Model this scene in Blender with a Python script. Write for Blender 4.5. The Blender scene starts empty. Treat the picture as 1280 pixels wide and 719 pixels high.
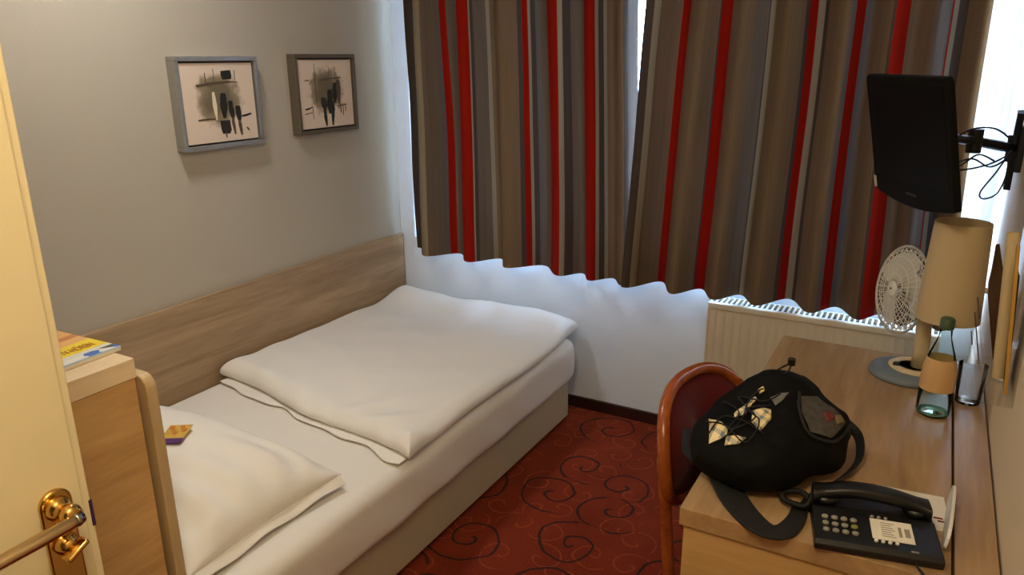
import bpy, bmesh, math, random
from mathutils import Vector, Matrix, noise
random.seed(7)
C = bpy.context.scene.collection
PI = math.pi

# ------------------------------------------------------------------ helpers
def obj(name, bm, m, parent=None, smooth=False, recalc=True):
    me = bpy.data.meshes.new(name)
    if recalc: bmesh.ops.recalc_face_normals(bm, faces=bm.faces)
    bm.to_mesh(me); bm.free()
    if m: me.materials.append(m)
    if smooth:
        for p in me.polygons: p.use_smooth = True
    o = bpy.data.objects.new(name, me); C.objects.link(o)
    if parent: o.parent = parent
    return o

def thing(name, label, cat, loc=(0, 0, 0), rotz=0, group=None):
    o = bpy.data.objects.new(name, None); C.objects.link(o)
    o.empty_display_size = .05
    o.location = loc; o.rotation_euler = (0, 0, rotz)
    o['label'] = label; o['category'] = cat
    if group: o['group'] = group
    return o

def tag(o, label, cat, group=None):
    o['label'] = label; o['category'] = cat
    if group: o['group'] = group
    return o

def struct(name, bm, m, smooth=False, parent=None):
    o = obj(name, bm, m, parent, smooth)
    if not parent: o['kind'] = 'structure'
    return o

def BM(): return bmesh.new()

def add_box(bm, x0, x1, y0, y1, z0, z1, bev=0, seg=2, M=None):
    v = [bm.verts.new((x, y, z)) for x in (x0, x1) for y in (y0, y1) for z in (z0, z1)]
    F = [(0, 1, 3, 2), (4, 6, 7, 5), (0, 4, 5, 1), (2, 3, 7, 6), (0, 2, 6, 4), (1, 5, 7, 3)]
    fs = [bm.faces.new([v[i] for i in f]) for f in F]
    if bev:
        es = list({e for f in fs for e in f.edges})
        r = bmesh.ops.bevel(bm, geom=es, offset=bev, segments=seg, profile=.5, affect='EDGES')
        vs = {q for f in r['faces'] for q in f.verts} | {q for q in v if q.is_valid}
        v = list(vs)
    if M is not None:
        for q in v: q.co = M @ q.co
    return v

def box(*a, bev=0, seg=2):
    bm = BM(); add_box(bm, *a, bev=bev, seg=seg); return bm

def spline(pts, n=8, closed=False):
    P = [Vector(p) for p in pts]; out = []
    N = len(P)
    for i in range(N if closed else N - 1):
        if closed: a, b, c, d = P[(i - 1) % N], P[i], P[(i + 1) % N], P[(i + 2) % N]
        else: a, b, c, d = P[max(i - 1, 0)], P[i], P[i + 1], P[min(i + 2, N - 1)]
        for k in range(n):
            t = k / n
            out.append(.5 * ((2 * b) + (c - a) * t + (2 * a - 5 * b + 4 * c - d) * t * t + (3 * b - a - 3 * c + d) * t ** 3))
    if not closed: out.append(P[-1])
    return out

def add_tube(bm, pts, r, seg=8, closed=False):
    P = [Vector(p) for p in pts]; N = len(P); rings = []
    up = None
    for i in range(N):
        if closed: t = P[(i + 1) % N] - P[(i - 1) % N]
        else: t = P[min(i + 1, N - 1)] - P[max(i - 1, 0)]
        t.normalize()
        if up is None:
            up = Vector((0, 0, 1)) if abs(t.z) < .9 else Vector((1, 0, 0))
        s = t.cross(up)
        if s.length < 1e-6: s = t.orthogonal()
        s.normalize(); up = s.cross(t).normalized()
        rr = r(i / max(N - 1, 1)) if callable(r) else r
        rings.append([bm.verts.new(P[i] + (s * math.cos(2 * PI * k / seg) + up * math.sin(2 * PI * k / seg)) * rr) for k in range(seg)])
    for i in range(N if closed else N - 1):
        A, B = rings[i], rings[(i + 1) % N]
        off = 0
        if closed and i == N - 1:      # best twist match
            off = min(range(seg), key=lambda o: sum((A[k].co - B[(k + o) % seg].co).length for k in range(seg)))
        for k in range(seg):
            bm.faces.new((A[k], A[(k + 1) % seg], B[(k + 1 + off) % seg], B[(k + off) % seg]))
    if not closed:
        bm.faces.new(rings[0][::-1]); bm.faces.new(rings[-1])

def tube(*a, **k):
    bm = BM(); add_tube(bm, *a, **k); return bm

def add_lathe(bm, prof, seg=32, M=None, cap=True):
    """prof: list of (r, z)"""
    rings = []
    for r, z in prof:
        ring = []
        for k in range(seg):
            p = Vector((r * math.cos(2 * PI * k / seg), r * math.sin(2 * PI * k / seg), z))
            ring.append(bm.verts.new(M @ p if M is not None else p))
        rings.append(ring)
    for A, B in zip(rings, rings[1:]):
        for k in range(seg): bm.faces.new((A[k], A[(k + 1) % seg], B[(k + 1) % seg], B[k]))
    if cap:
        bm.faces.new(rings[0][::-1]); bm.faces.new(rings[-1])

def lathe(*a, **k):
    bm = BM(); add_lathe(bm, *a, **k); return bm

def add_grid(bm, f, nu, nv, closed_u=False):
    V = [[bm.verts.new(f(i / nu, j / nv)) for j in range(nv + 1)] for i in range(nu if closed_u else nu + 1)]
    n = len(V)
    for i in range(nu):
        for j in range(nv):
            bm.faces.new((V[i][j], V[(i + 1) % n][j], V[(i + 1) % n][j + 1], V[i][j + 1]))
    return V

def add_ribbon(bm, pts, width, thick, upf):
    """flat strap along pts; width(t); upf(i) gives the flat side's normal"""
    P = [Vector(p) for p in pts]; N = len(P); R = []
    for i in range(N):
        t = (P[min(i + 1, N - 1)] - P[max(i - 1, 0)]).normalized()
        n = Vector(upf(i / (N - 1))).normalized()
        s = t.cross(n).normalized(); n = s.cross(t).normalized()
        w = width(i / (N - 1)) / 2
        R.append([bm.verts.new(P[i] + s * a * w + n * b * thick / 2) for a, b in ((-1, -1), (1, -1), (1, 1), (-1, 1))])
    for A, B in zip(R, R[1:]):
        for k in range(4): bm.faces.new((A[k], A[(k + 1) % 4], B[(k + 1) % 4], B[k]))
    bm.faces.new(R[0][::-1]); bm.faces.new(R[-1])

def add_poly(bm, pts):
    return bm.faces.new([bm.verts.new(p) for p in pts])

def add_prism(bm, pts2, z0, z1, M=None):
    a = [Vector((x, y, z0)) for x, y in pts2]; b = [Vector((x, y, z1)) for x, y in pts2]
    if M is not None: a = [M @ p for p in a]; b = [M @ p for p in b]
    A = [bm.verts.new(p) for p in a]; B = [bm.verts.new(p) for p in b]
    n = len(A)
    bm.faces.new(A[::-1]); bm.faces.new(B)
    for i in range(n): bm.faces.new((A[i], A[(i + 1) % n], B[(i + 1) % n], B[i]))

def bevel_mod(o, w, seg=2):
    m = o.modifiers.new('bevel', 'BEVEL'); m.width = w; m.segments = seg; m.limit_method = 'ANGLE'

def subsurf(o, n=1):
    m = o.modifiers.new('sub', 'SUBSURF'); m.levels = n; m.render_levels = n

# ------------------------------------------------------------------ materials
def lin(c):
    return tuple(((v / 255) / 12.92 if v / 255 <= .04045 else ((v / 255 + .055) / 1.055) ** 2.4) for v in c) + (1,)

def base(name):
    m = bpy.data.materials.new(name); m.use_nodes = True
    nt = m.node_tree
    return m, nt, nt.nodes['Principled BSDF'], nt.nodes['Material Output']

def N(nt, t, **k):
    n = nt.nodes.new(t)
    for a, b in k.items(): setattr(n, a, b)
    return n

def plain(name, col, rough=.5, metal=0, var=.06, scale=12, spec=.5, bump=0, bscale=200, coat=0):
    m, nt, p, o = base(name)
    tc = N(nt, 'ShaderNodeTexCoord')
    nz = N(nt, 'ShaderNodeTexNoise'); nz.inputs['Scale'].default_value = scale
    nt.links.new(tc.outputs['Object'], nz.inputs['Vector'])
    c = lin(col)
    mx = N(nt, 'ShaderNodeMix', data_type='RGBA')
    mx.inputs['A'].default_value = tuple(v * (1 - var) for v in c[:3]) + (1,)
    mx.inputs['B'].default_value = tuple(min(1, v * (1 + var)) for v in c[:3]) + (1,)
    nt.links.new(nz.outputs['Fac'], mx.inputs['Factor'])
    nt.links.new(mx.outputs['Result'], p.inputs['Base Color'])
    p.inputs['Roughness'].default_value = rough
    p.inputs['Metallic'].default_value = metal
    p.inputs['Specular IOR Level'].default_value = spec
    p.inputs['Coat Weight'].default_value = coat
    if bump:
        n2 = N(nt, 'ShaderNodeTexNoise'); n2.inputs['Scale'].default_value = bscale; n2.inputs['Detail'].default_value = 3
        nt.links.new(tc.outputs['Object'], n2.inputs['Vector'])
        b = N(nt, 'ShaderNodeBump'); b.inputs['Strength'].default_value = bump; b.inputs['Distance'].default_value = .003
        nt.links.new(n2.outputs['Fac'], b.inputs['Height']); nt.links.new(b.outputs['Normal'], p.inputs['Normal'])
    return m

def wood(name, c1, c2, grain=(1.2, 14, 14), rough=.45, spec=.4, rot=0):
    """grain: noise scale per axis (small along the grain)"""
    m, nt, p, o = base(name)
    tc = N(nt, 'ShaderNodeTexCoord')
    mp = N(nt, 'ShaderNodeMapping'); mp.inputs['Scale'].default_value = grain
    mp.inputs['Rotation'].default_value = (0, 0, rot)
    nt.links.new(tc.outputs['Object'], mp.inputs['Vector'])
    n1 = N(nt, 'ShaderNodeTexNoise'); n1.inputs['Scale'].default_value = 1.2; n1.inputs['Detail'].default_value = 8; n1.inputs['Roughness'].default_value = .62; n1.inputs['Distortion'].default_value = .7
    nt.links.new(mp.outputs['Vector'], n1.inputs['Vector'])
    n2 = N(nt, 'ShaderNodeTexNoise'); n2.inputs['Scale'].default_value = 8; n2.inputs['Detail'].default_value = 4
    nt.links.new(mp.outputs['Vector'], n2.inputs['Vector'])
    ad = N(nt, 'ShaderNodeMath', operation='MULTIPLY_ADD'); ad.inputs[1].default_value = .35
    nt.links.new(n2.outputs['Fac'], ad.inputs[0]); nt.links.new(n1.outputs['Fac'], ad.inputs[2])
    rp = N(nt, 'ShaderNodeValToRGB')
    rp.color_ramp.elements[0].position = .45; rp.color_ramp.elements[0].color = lin(c2)
    rp.color_ramp.elements[1].position = .82; rp.color_ramp.elements[1].color = lin(c1)
    nt.links.new(ad.outputs[0], rp.inputs['Fac']); nt.links.new(rp.outputs['Color'], p.inputs['Base Color'])
    p.inputs['Roughness'].default_value = rough; p.inputs['Specular IOR Level'].default_value = spec
    return m

def clear(name, tint=(1, 1, 1), gloss=.12, rough=.03, cap=1):
    """thin clear plastic or glass: mostly transparent with a fresnel reflection"""
    m, nt, p, o = base(name); nt.nodes.remove(p)
    tr = N(nt, 'ShaderNodeBsdfTransparent'); tr.inputs['Color'].default_value = tuple(tint) + (1,)
    gl = N(nt, 'ShaderNodeBsdfGlossy'); gl.inputs['Roughness'].default_value = rough
    fr = N(nt, 'ShaderNodeLayerWeight'); fr.inputs['Blend'].default_value = gloss
    mx = N(nt, 'ShaderNodeMixShader')
    mi = N(nt, 'ShaderNodeMath', operation='MINIMUM'); mi.inputs[1].default_value = cap
    nt.links.new(fr.outputs['Fresnel'], mi.inputs[0]); nt.links.new(mi.outputs[0], mx.inputs['Fac']); nt.links.new(tr.outputs[0], mx.inputs[1]); nt.links.new(gl.outputs[0], mx.inputs[2])
    nt.links.new(mx.outputs[0], o.inputs['Surface'])
    return m

def cloth(name, col, trans=0, bump=.1, bscale=60, fine=900):
    m, nt, p, o = base(name)
    p.inputs['Base Color'].default_value = lin(col); p.inputs['Roughness'].default_value = .9; p.inputs['Specular IOR Level'].default_value = .15
    p.inputs['Sheen Weight'].default_value = .1
    tc = N(nt, 'ShaderNodeTexCoord')
    n = N(nt, 'ShaderNodeTexNoise'); n.inputs['Scale'].default_value = bscale / 6; n.inputs['Detail'].default_value = 4; n.inputs['Distortion'].default_value = .6
    nt.links.new(tc.outputs['Object'], n.inputs['Vector'])
    b = N(nt, 'ShaderNodeBump'); b.inputs['Strength'].default_value = bump; b.inputs['Distance'].default_value = .02
    nt.links.new(n.outputs['Fac'], b.inputs['Height']); nt.links.new(b.outputs['Normal'], p.inputs['Normal'])
    return m

M = {}
M['wall'] = plain('wall_paint', (184, 175, 160), .85, var=.03, scale=3, spec=.2, bump=.25, bscale=180)
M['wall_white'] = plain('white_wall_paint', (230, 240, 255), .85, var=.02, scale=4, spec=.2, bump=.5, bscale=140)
M['ceil'] = plain('ceiling_paint', (225, 220, 210), .9, var=.02, spec=.2)
M['oak'] = wood('oak_long_grain', (212, 182, 146), (176, 142, 106), (9, .9, 14))
M['oak_panel'] = wood('oak_panel_grain', (178, 150, 116), (140, 112, 82), (10, .9, 11))
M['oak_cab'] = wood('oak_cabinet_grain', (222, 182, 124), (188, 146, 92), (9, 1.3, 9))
M['oak_cab_lit'] = wood('oak_cabinet_lit_top', (240, 216, 180), (224, 196, 156), (9, 1.3, 9))  # cabinet oak lightened for the top, light from above put into the colour
M['oak_light'] = wood('oak_edge_band', (206, 180, 138), (188, 160, 118), (10, 10, 1.2))
M['oak_desk'] = wood('oak_desk_grain', (186, 152, 112), (150, 116, 80), (9, .8, 9), rough=.33, spec=.5)
M['oak_end'] = wood('oak_end_panel', (204, 166, 112), (180, 142, 90), (1.2, 9, 8))
M['bed_base'] = plain('cream_bed_base', (190, 176, 146), .7, var=.03)
M['sheet'] = cloth('white_sheet', (232, 226, 218), bump=.10, bscale=40)
M['duvet'] = cloth('white_duvet', (236, 231, 224), bump=.16, bscale=50)
M['pillow'] = cloth('white_pillow', (236, 230, 220), bump=.12, bscale=40)
M['door'] = plain('cream_door_paint', (222, 208, 170), .5, var=.02, scale=2)
M['brass'] = plain('polished_brass', (214, 172, 96), .17, 1, var=.05)
M['brass_d'] = plain('dark_brass', (150, 100, 40), .22, 1, var=.1)
M['chrome'] = plain('steel', (170, 165, 165), .15, 1)
M['silver'] = plain('brushed_silver_frame', (168, 166, 160), .38, .7, var=.12, scale=60)
M['pewter'] = plain('dull_pewter_frame', (118, 108, 92), .45, .5, var=.14, scale=60)
M['black'] = plain('black_plastic', (16, 15, 15), .38, var=.1)
M['tvblack'] = plain('tv_black_plastic', (8, 8, 7), .55, var=.1, spec=.15)
M['screen'] = plain('dark_screen', (5, 5, 5), .4, var=.05, spec=.12)
M['blackmetal'] = plain('black_metal', (14, 14, 16), .5, .2)
M['white'] = plain('white_plastic', (230, 228, 222), .4, var=.02)
M['cream'] = plain('cream_plastic', (226, 206, 164), .45, var=.02)
M['greyp'] = plain('grey_plastic', (116, 126, 136), .45, var=.04)
M['rad'] = plain('radiator_enamel', (214, 202, 178), .35, var=.02)
M['radw'] = plain('radiator_grille_enamel', (236, 238, 238), .4, var=.02)
M['dark'] = plain('dark_gap', (40, 46, 52), .8)
M['skirt'] = plain('dark_brown_skirting', (52, 24, 18), .45, var=.15)
M['winframe'] = plain('white_window_frame', (236, 240, 242), .4, var=.01)
M['glass'] = clear('window_glass', (.97, .99, 1), .05)
M['acrylic'] = clear('acrylic', (.96, .96, .95), .10, .06, .22)
M['glass2'] = clear('tumbler_glass', (.92, .94, .93), .3)
M['green_glass'] = clear('pale_green_glass', (.91, .96, .93), .12)
M['water'] = clear('water_in_bottle', (.92, .96, .94), .12)
M['capgreen'] = plain('green_cap', (70, 92, 66), .45)
M['shade'] = cloth('beige_lampshade_fabric', (200, 177, 140), bump=.05, bscale=300)
M['bentwood'] = wood('reddish_bentwood', (176, 92, 38), (140, 62, 22), (8, 8, 8), rough=.22, spec=.6)
M['darkred'] = cloth('dark_red_upholstery', (96, 22, 20), bump=.06, bscale=300)
M['bag'] = plain('black_nylon', (10, 10, 10), .75, var=.3, scale=30, bump=.8, bscale=45, spec=.15)
M['strap'] = plain('black_webbing', (17, 16, 16), .75, var=.2, bump=.4, bscale=500)
M['cord'] = plain('black_cord', (8, 8, 8), .6)
M['paper'] = plain('white_paper', (232, 224, 210), .8, var=.02)
M['redink'] = plain('red_print', (196, 32, 26), .7)
M['inkgrey'] = plain('grey_print', (150, 140, 126), .8)
M['brownpaper'] = plain('brown_leaflet', (94, 66, 44), .7, var=.15, scale=40)
M['darkpaper'] = plain('dark_leaflet', (48, 32, 24), .7, var=.15)
M['yellowpaper'] = plain('ochre_leaflet', (196, 146, 60), .7, var=.05)
M['creampaper'] = plain('cream_rolled_paper', (206, 182, 140), .8, var=.04)
M['purple'] = plain('purple_foil', (84, 40, 104), .4, var=.15, scale=60)
M['gold'] = plain('gold_foil', (206, 166, 70), .4, var=.25, scale=90)
M['orange'] = plain('orange_print', (206, 126, 40), .5, var=.2, scale=120)
M['keygrey'] = plain('grey_key', (142, 138, 128), .5)
M['keygreen'] = plain('olive_key', (134, 132, 60), .5)
M['bottlelabel'] = plain('orange_beige_label', (214, 172, 120), .7, var=.06)
M['darkframe'] = plain('dark_picture_rebate', (30, 27, 25), .6)

# carpet: red with dark scrolls and faint orange scrolls
def carpet():
    m, nt, p, o = base('red_scroll_carpet')
    L = nt.links.new
    tc = N(nt, 'ShaderNodeTexCoord')
    def math_(op, a, b=None, c=None):
        n = N(nt, 'ShaderNodeMath', operation=op)
        for i, v in enumerate((a, b, c)):
            if v is None: continue
            if isinstance(v, (int, float)): n.inputs[i].default_value = v
            else: L(v, n.inputs[i])
        return n.outputs[0]
    def scroll(scale, off, pitch, rmax, width):
        mp = N(nt, 'ShaderNodeMapping'); mp.inputs['Location'].default_value = off
        mp.inputs['Scale'].default_value = (1, 1, 0)
        L(tc.outputs['Object'], mp.inputs['Vector'])
        wz = N(nt, 'ShaderNodeTexNoise'); wz.inputs['Scale'].default_value = 6
        L(mp.outputs['Vector'], wz.inputs['Vector'])
        sc = N(nt, 'ShaderNodeVectorMath', operation='SCALE'); sc.inputs['Scale'].default_value = .05
        L(wz.outputs['Color'], sc.inputs[0])
        av = N(nt, 'ShaderNodeVectorMath', operation='ADD'); L(mp.outputs['Vector'], av.inputs[0]); L(sc.outputs[0], av.inputs[1])
        vo = N(nt, 'ShaderNodeTexVoronoi'); vo.voronoi_dimensions = '2D'; vo.inputs['Scale'].default_value = scale; vo.inputs['Randomness'].default_value = .75
        L(av.outputs[0], vo.inputs['Vector'])
        sb = N(nt, 'ShaderNodeVectorMath', operation='SUBTRACT'); L(av.outputs[0], sb.inputs[0]); L(vo.outputs['Position'], sb.inputs[1])
        sp = N(nt, 'ShaderNodeSeparateXYZ'); L(sb.outputs[0], sp.inputs[0])
        rr = N(nt, 'ShaderNodeVectorMath', operation='LENGTH'); L(sb.outputs[0], rr.inputs[0]); r = rr.outputs['Value']
        co = N(nt, 'ShaderNodeSeparateColor'); L(vo.outputs['Color'], co.inputs[0])
        sgn = math_('MULTIPLY_ADD', math_('GREATER_THAN', co.outputs[0], .5), 2, -1)
        th = math_('MULTIPLY', math_('ARCTAN2', sp.outputs[1], sp.outputs[0]), 1 / (2 * PI))
        th = math_('ADD', math_('MULTIPLY', th, sgn), co.outputs[1])
        rp = math_('MULTIPLY', math_('POWER', r, .75), 1 / pitch)
        f = math_('ABSOLUTE', math_('SUBTRACT', math_('FRACT', math_('SUBTRACT', rp, th)), .5))
        # distance from the line in metres, roughly
        line = math_('LESS_THAN', math_('MULTIPLY', f, math_('MULTIPLY', math_('POWER', r, .25), pitch * 1.33)), width)
        inside = math_('LESS_THAN', r, rmax)
        # fade with dots
        out = math_('MULTIPLY', line, inside)
        return out
    dk = scroll(3.6, (.13, .07, 0), .118, .15, .0046)
    og = scroll(6.5, (.41, .33, 0), .09, .085, .0028)
    nz = N(nt, 'ShaderNodeTexNoise'); nz.inputs['Scale'].default_value = 160; nz.inputs['Detail'].default_value = 3
    L(tc.outputs['Object'], nz.inputs['Vector'])
    n2 = N(nt, 'ShaderNodeTexNoise'); n2.inputs['Scale'].default_value = 5
    L(tc.outputs['Object'], n2.inputs['Vector'])
    rp = N(nt, 'ShaderNodeValToRGB')
    rp.color_ramp.elements[0].position = .3; rp.color_ramp.elements[0].color = lin((104, 36, 22))
    rp.color_ramp.elements[1].position = .7; rp.color_ramp.elements[1].color = lin((144, 58, 32))
    L(math_('MULTIPLY_ADD', n2.outputs['Fac'], .4, math_('MULTIPLY', nz.outputs['Fac'], .6)), rp.inputs['Fac'])
    m1 = N(nt, 'ShaderNodeMix', data_type='RGBA'); m1.inputs['B'].default_value = lin((176, 84, 44))
    L(math_('MULTIPLY', og, math_('MULTIPLY', nz.outputs['Fac'], .8)), m1.inputs['Factor']); L(rp.outputs['Color'], m1.inputs['A'])
    m2 = N(nt, 'ShaderNodeMix', data_type='RGBA'); m2.inputs['B'].default_value = lin((40, 36, 34))
    L(math_('MULTIPLY', dk, .85), m2.inputs['Factor']); L(m1.outputs['Result'], m2.inputs['A'])
    L(m2.outputs['Result'], p.inputs['Base Color'])
    p.inputs['Roughness'].default_value = .95; p.inputs['Specular IOR Level'].default_value = .1
    b = N(nt, 'ShaderNodeBump'); b.inputs['Strength'].default_value = .6; b.inputs['Distance'].default_value = .004
    L(nz.outputs['Fac'], b.inputs['Height']); L(b.outputs['Normal'], p.inputs['Normal'])
    return m
M['carpet'] = carpet()

# ------------------------------------------------------------------ the room
XL, XR, YB, YF, ZC = -2.35, .2, 3.0, -.42, 2.45
struct('floor', box(XL - .1, XR + .1, YF - 1.6, YB + .3, -.08, 0), M['carpet'])
struct('ceiling', box(XL - .1, XR + .1, YF - 1.6, YB + .3, ZC, ZC + .08), M['ceil'])
struct('wall_left', box(XL - .12, XL, YF - .12, YB + .3, 0, ZC), M['wall'])
struct('wall_right', box(XR, XR + .12, YF - .12, YB + .3, 0, ZC), plain('lit_wall_paint', (236, 218, 190), .85, var=.03, scale=3, spec=.2, bump=.25, bscale=180))  # wall paint copy, warmer and lighter: entry light put into the colour
WX0, WX1, WZ0, WZ1 = -2.262, .196, .73, 2.30
bm = BM()
add_box(bm, XL, XR, YB, YB + .22, 0, WZ0)
add_box(bm, XL, XR, YB, YB + .22, WZ1, ZC)
add_box(bm, XL, WX0, YB, YB + .22, WZ0, WZ1)
add_box(bm, WX1, XR, YB, YB + .22, WZ0, WZ1)
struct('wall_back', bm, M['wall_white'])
bm = BM()
add_box(bm, XL, -.96, YF - .12, YF, 0, ZC)
add_box(bm, -.06, XR, YF - .12, YF, 0, ZC)
add_box(bm, -.96, -.06, YF - .12, YF, 2.02, ZC)
struct('wall_front', bm, M['wall'])
bm = BM()
add_box(bm, -1.3, -1.2, YF - 1.5, YF - .12, 0, ZC); add_box(bm, .2, .3, YF - 1.5, YF - .12, 0, ZC); add_box(bm, -1.3, .3, YF - 1.6, YF - 1.5, 0, ZC)  # unseen corridor box, added to block sky light at the doorway
struct('wall_corridor_light_block', bm, M['wall'])
struct('baseboard_back', box(-1.4, XR, YB - .014, YB, 0, .055, bev=.003), M['skirt'])
struct('trim_1', box(WX0, WX1, YB - .006, YB + .12, WZ0 - .025, WZ0 + .004, bev=.002), M['winframe'])     # window sill
# window: frame, mullions, panes
w = thing('window_1', 'white framed window behind the striped curtains', 'window', (0, YB + .12, 0)); w['kind'] = 'structure'
bm = BM()
t = .03
add_box(bm, WX0, WX1, 0, .06, WZ0, WZ0 + t); add_box(bm, WX0, WX1, 0, .06, WZ1 - t, WZ1)
for x in (WX0, -1.42, -.62, WX1 - t): add_box(bm, x, x + t, 0, .06, WZ0, WZ1)
obj('window_frame', bm, M['winframe'], w)
for a, b in ((WX0, -1.42), (-1.42, -.62), (-.62, WX1 - t)):
    s = obj('sash', BM(), M['winframe'], w)
    bm = BM(); q = .03; a2, b2 = a + t, b
    add_box(bm, a2, b2, -.015, .04, WZ0 + t, WZ0 + t + q); add_box(bm, a2, b2, -.015, .04, WZ1 - t - q, WZ1 - t)
    add_box(bm, a2, a2 + q, -.015, .04, WZ0 + t + q, WZ1 - t - q); add_box(bm, b2 - q, b2, -.015, .04, WZ0 + t + q, WZ1 - t - q)
    bm.to_mesh(s.data); bm.free()
    obj('pane', box(a2 + q, b2 - q, .015, .018, WZ0 + t + q, WZ1 - t - q), M['glass'], s)

# ------------------------------------------------------------------ open door on the left
d = thing('door_1', 'cream painted room door standing open on the left', 'door', (-.95, -.36, 0)); d['kind'] = 'structure'
bm = box(-.018, .02, 0, .838, .012, 2.0)
o = obj('door_leaf', bm, M['door'], d); bevel_mod(o, .003, 2)
# rebated lip seen as a second line along the edge
o = obj('door_edge_strip', box(-.03, .013, .80, .850, .012, 2.0), M['door'], d); bevel_mod(o, .002)
obj('latch_plate', box(-.02, .0135, .8465, .8512, .990, 1.03), plain('purple_dark_metal', (62, 38, 84), .4, .3), d)
h = thing('door_handle', '', '', (.02, .80, 0)); h.parent = d
for k in ('label', 'category'): del h[k]
bm = BM()
pl = []
for k in range(17): pl.append((.021 * math.cos(PI * k / 16), 1.055 + .021 * math.sin(PI * k / 16)))
for k in range(17): pl.append((.021 * math.cos(PI + PI * k / 16), .885 + .021 * math.sin(PI + PI * k / 16)))
add_prism(bm, pl, 0, .009, Matrix(((0, 0, 1, 0), (1, 0, 0, 0), (0, 1, 0, 0), (0, 0, 0, 1))))
o = obj('lock_plate', bm, M['brass'], h); bevel_mod(o, .004, 3)
RX = Matrix.Rotation(PI / 2, 4, 'Y')
def lat_x(prof, y, z, m, name, par, seg=24):
    return obj(name, lathe(prof, seg, Matrix.Translation((0, y, z)) @ RX), m, par, True)
lat_x([(.0155, .007), (.0165, .011), (.012, .016), (.009, .021), (.009, .026), (.0125, .031), (.0140, .037), (.0125, .044), (.008, .047)], 0, 1.050, M['brass'], 'handle_neck', h)
bm = BM()
add_tube(bm, spline([(.044, .000, 1.044), (.046, -.015, 1.044), (.048, -.05, 1.044), (.048, -.13, 1.042)], 6), lambda t: .0095 - .001 * t, 14)
obj('lever', bm, plain('brass_steel_lever', (202, 178, 140), .15, 1), h, True)
obj('lever_cap', lathe([(.0098, 0), (.0102, .004), (.008, .012), (.003, .014)], 16, Matrix.Translation((.044, -.002, 1.044)) @ Matrix.Rotation(-PI / 2, 4, 'X')), M['chrome'], h, True)
lat_x([(.014, .007), (.015, .012), (.011, .017), (.009, .024)], 0, .998, M['brass'], 'thumb_turn_rose', h)
bm = BM()
add_box(bm, .022, .040, -.004, .004, -.017, .017, bev=.0035, seg=3, M=Matrix.Translation((0, 0, .996)) @ Matrix.Rotation(math.radians(-62), 4, 'X'))
obj('thumb_turn', bm, M['brass'], h, True)

# ------------------------------------------------------------------ wooden panel along the bed, cabinet, magazine
tag(obj('wall_panel', box(XL, -2.33, .875, 2.992, .12, .746, bev=.002), M['oak_panel']),
    'long oak-effect headboard panel fixed to the wall along the bed', 'panel')
cab = thing('cabinet', 'oak-effect cabinet standing at the head of the bed behind the door', 'cabinet', (-1.84, .53, 0))
obj('top_board', box(-.485, .49, -.34, .311, .986, 1.028, bev=.0015), M['oak_cab_lit'], cab)
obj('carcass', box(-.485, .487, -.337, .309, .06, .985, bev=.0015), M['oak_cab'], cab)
obj('plinth', box(-.47, .46, -.30, .30, 0, .06), M['dark'], cab)

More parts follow.
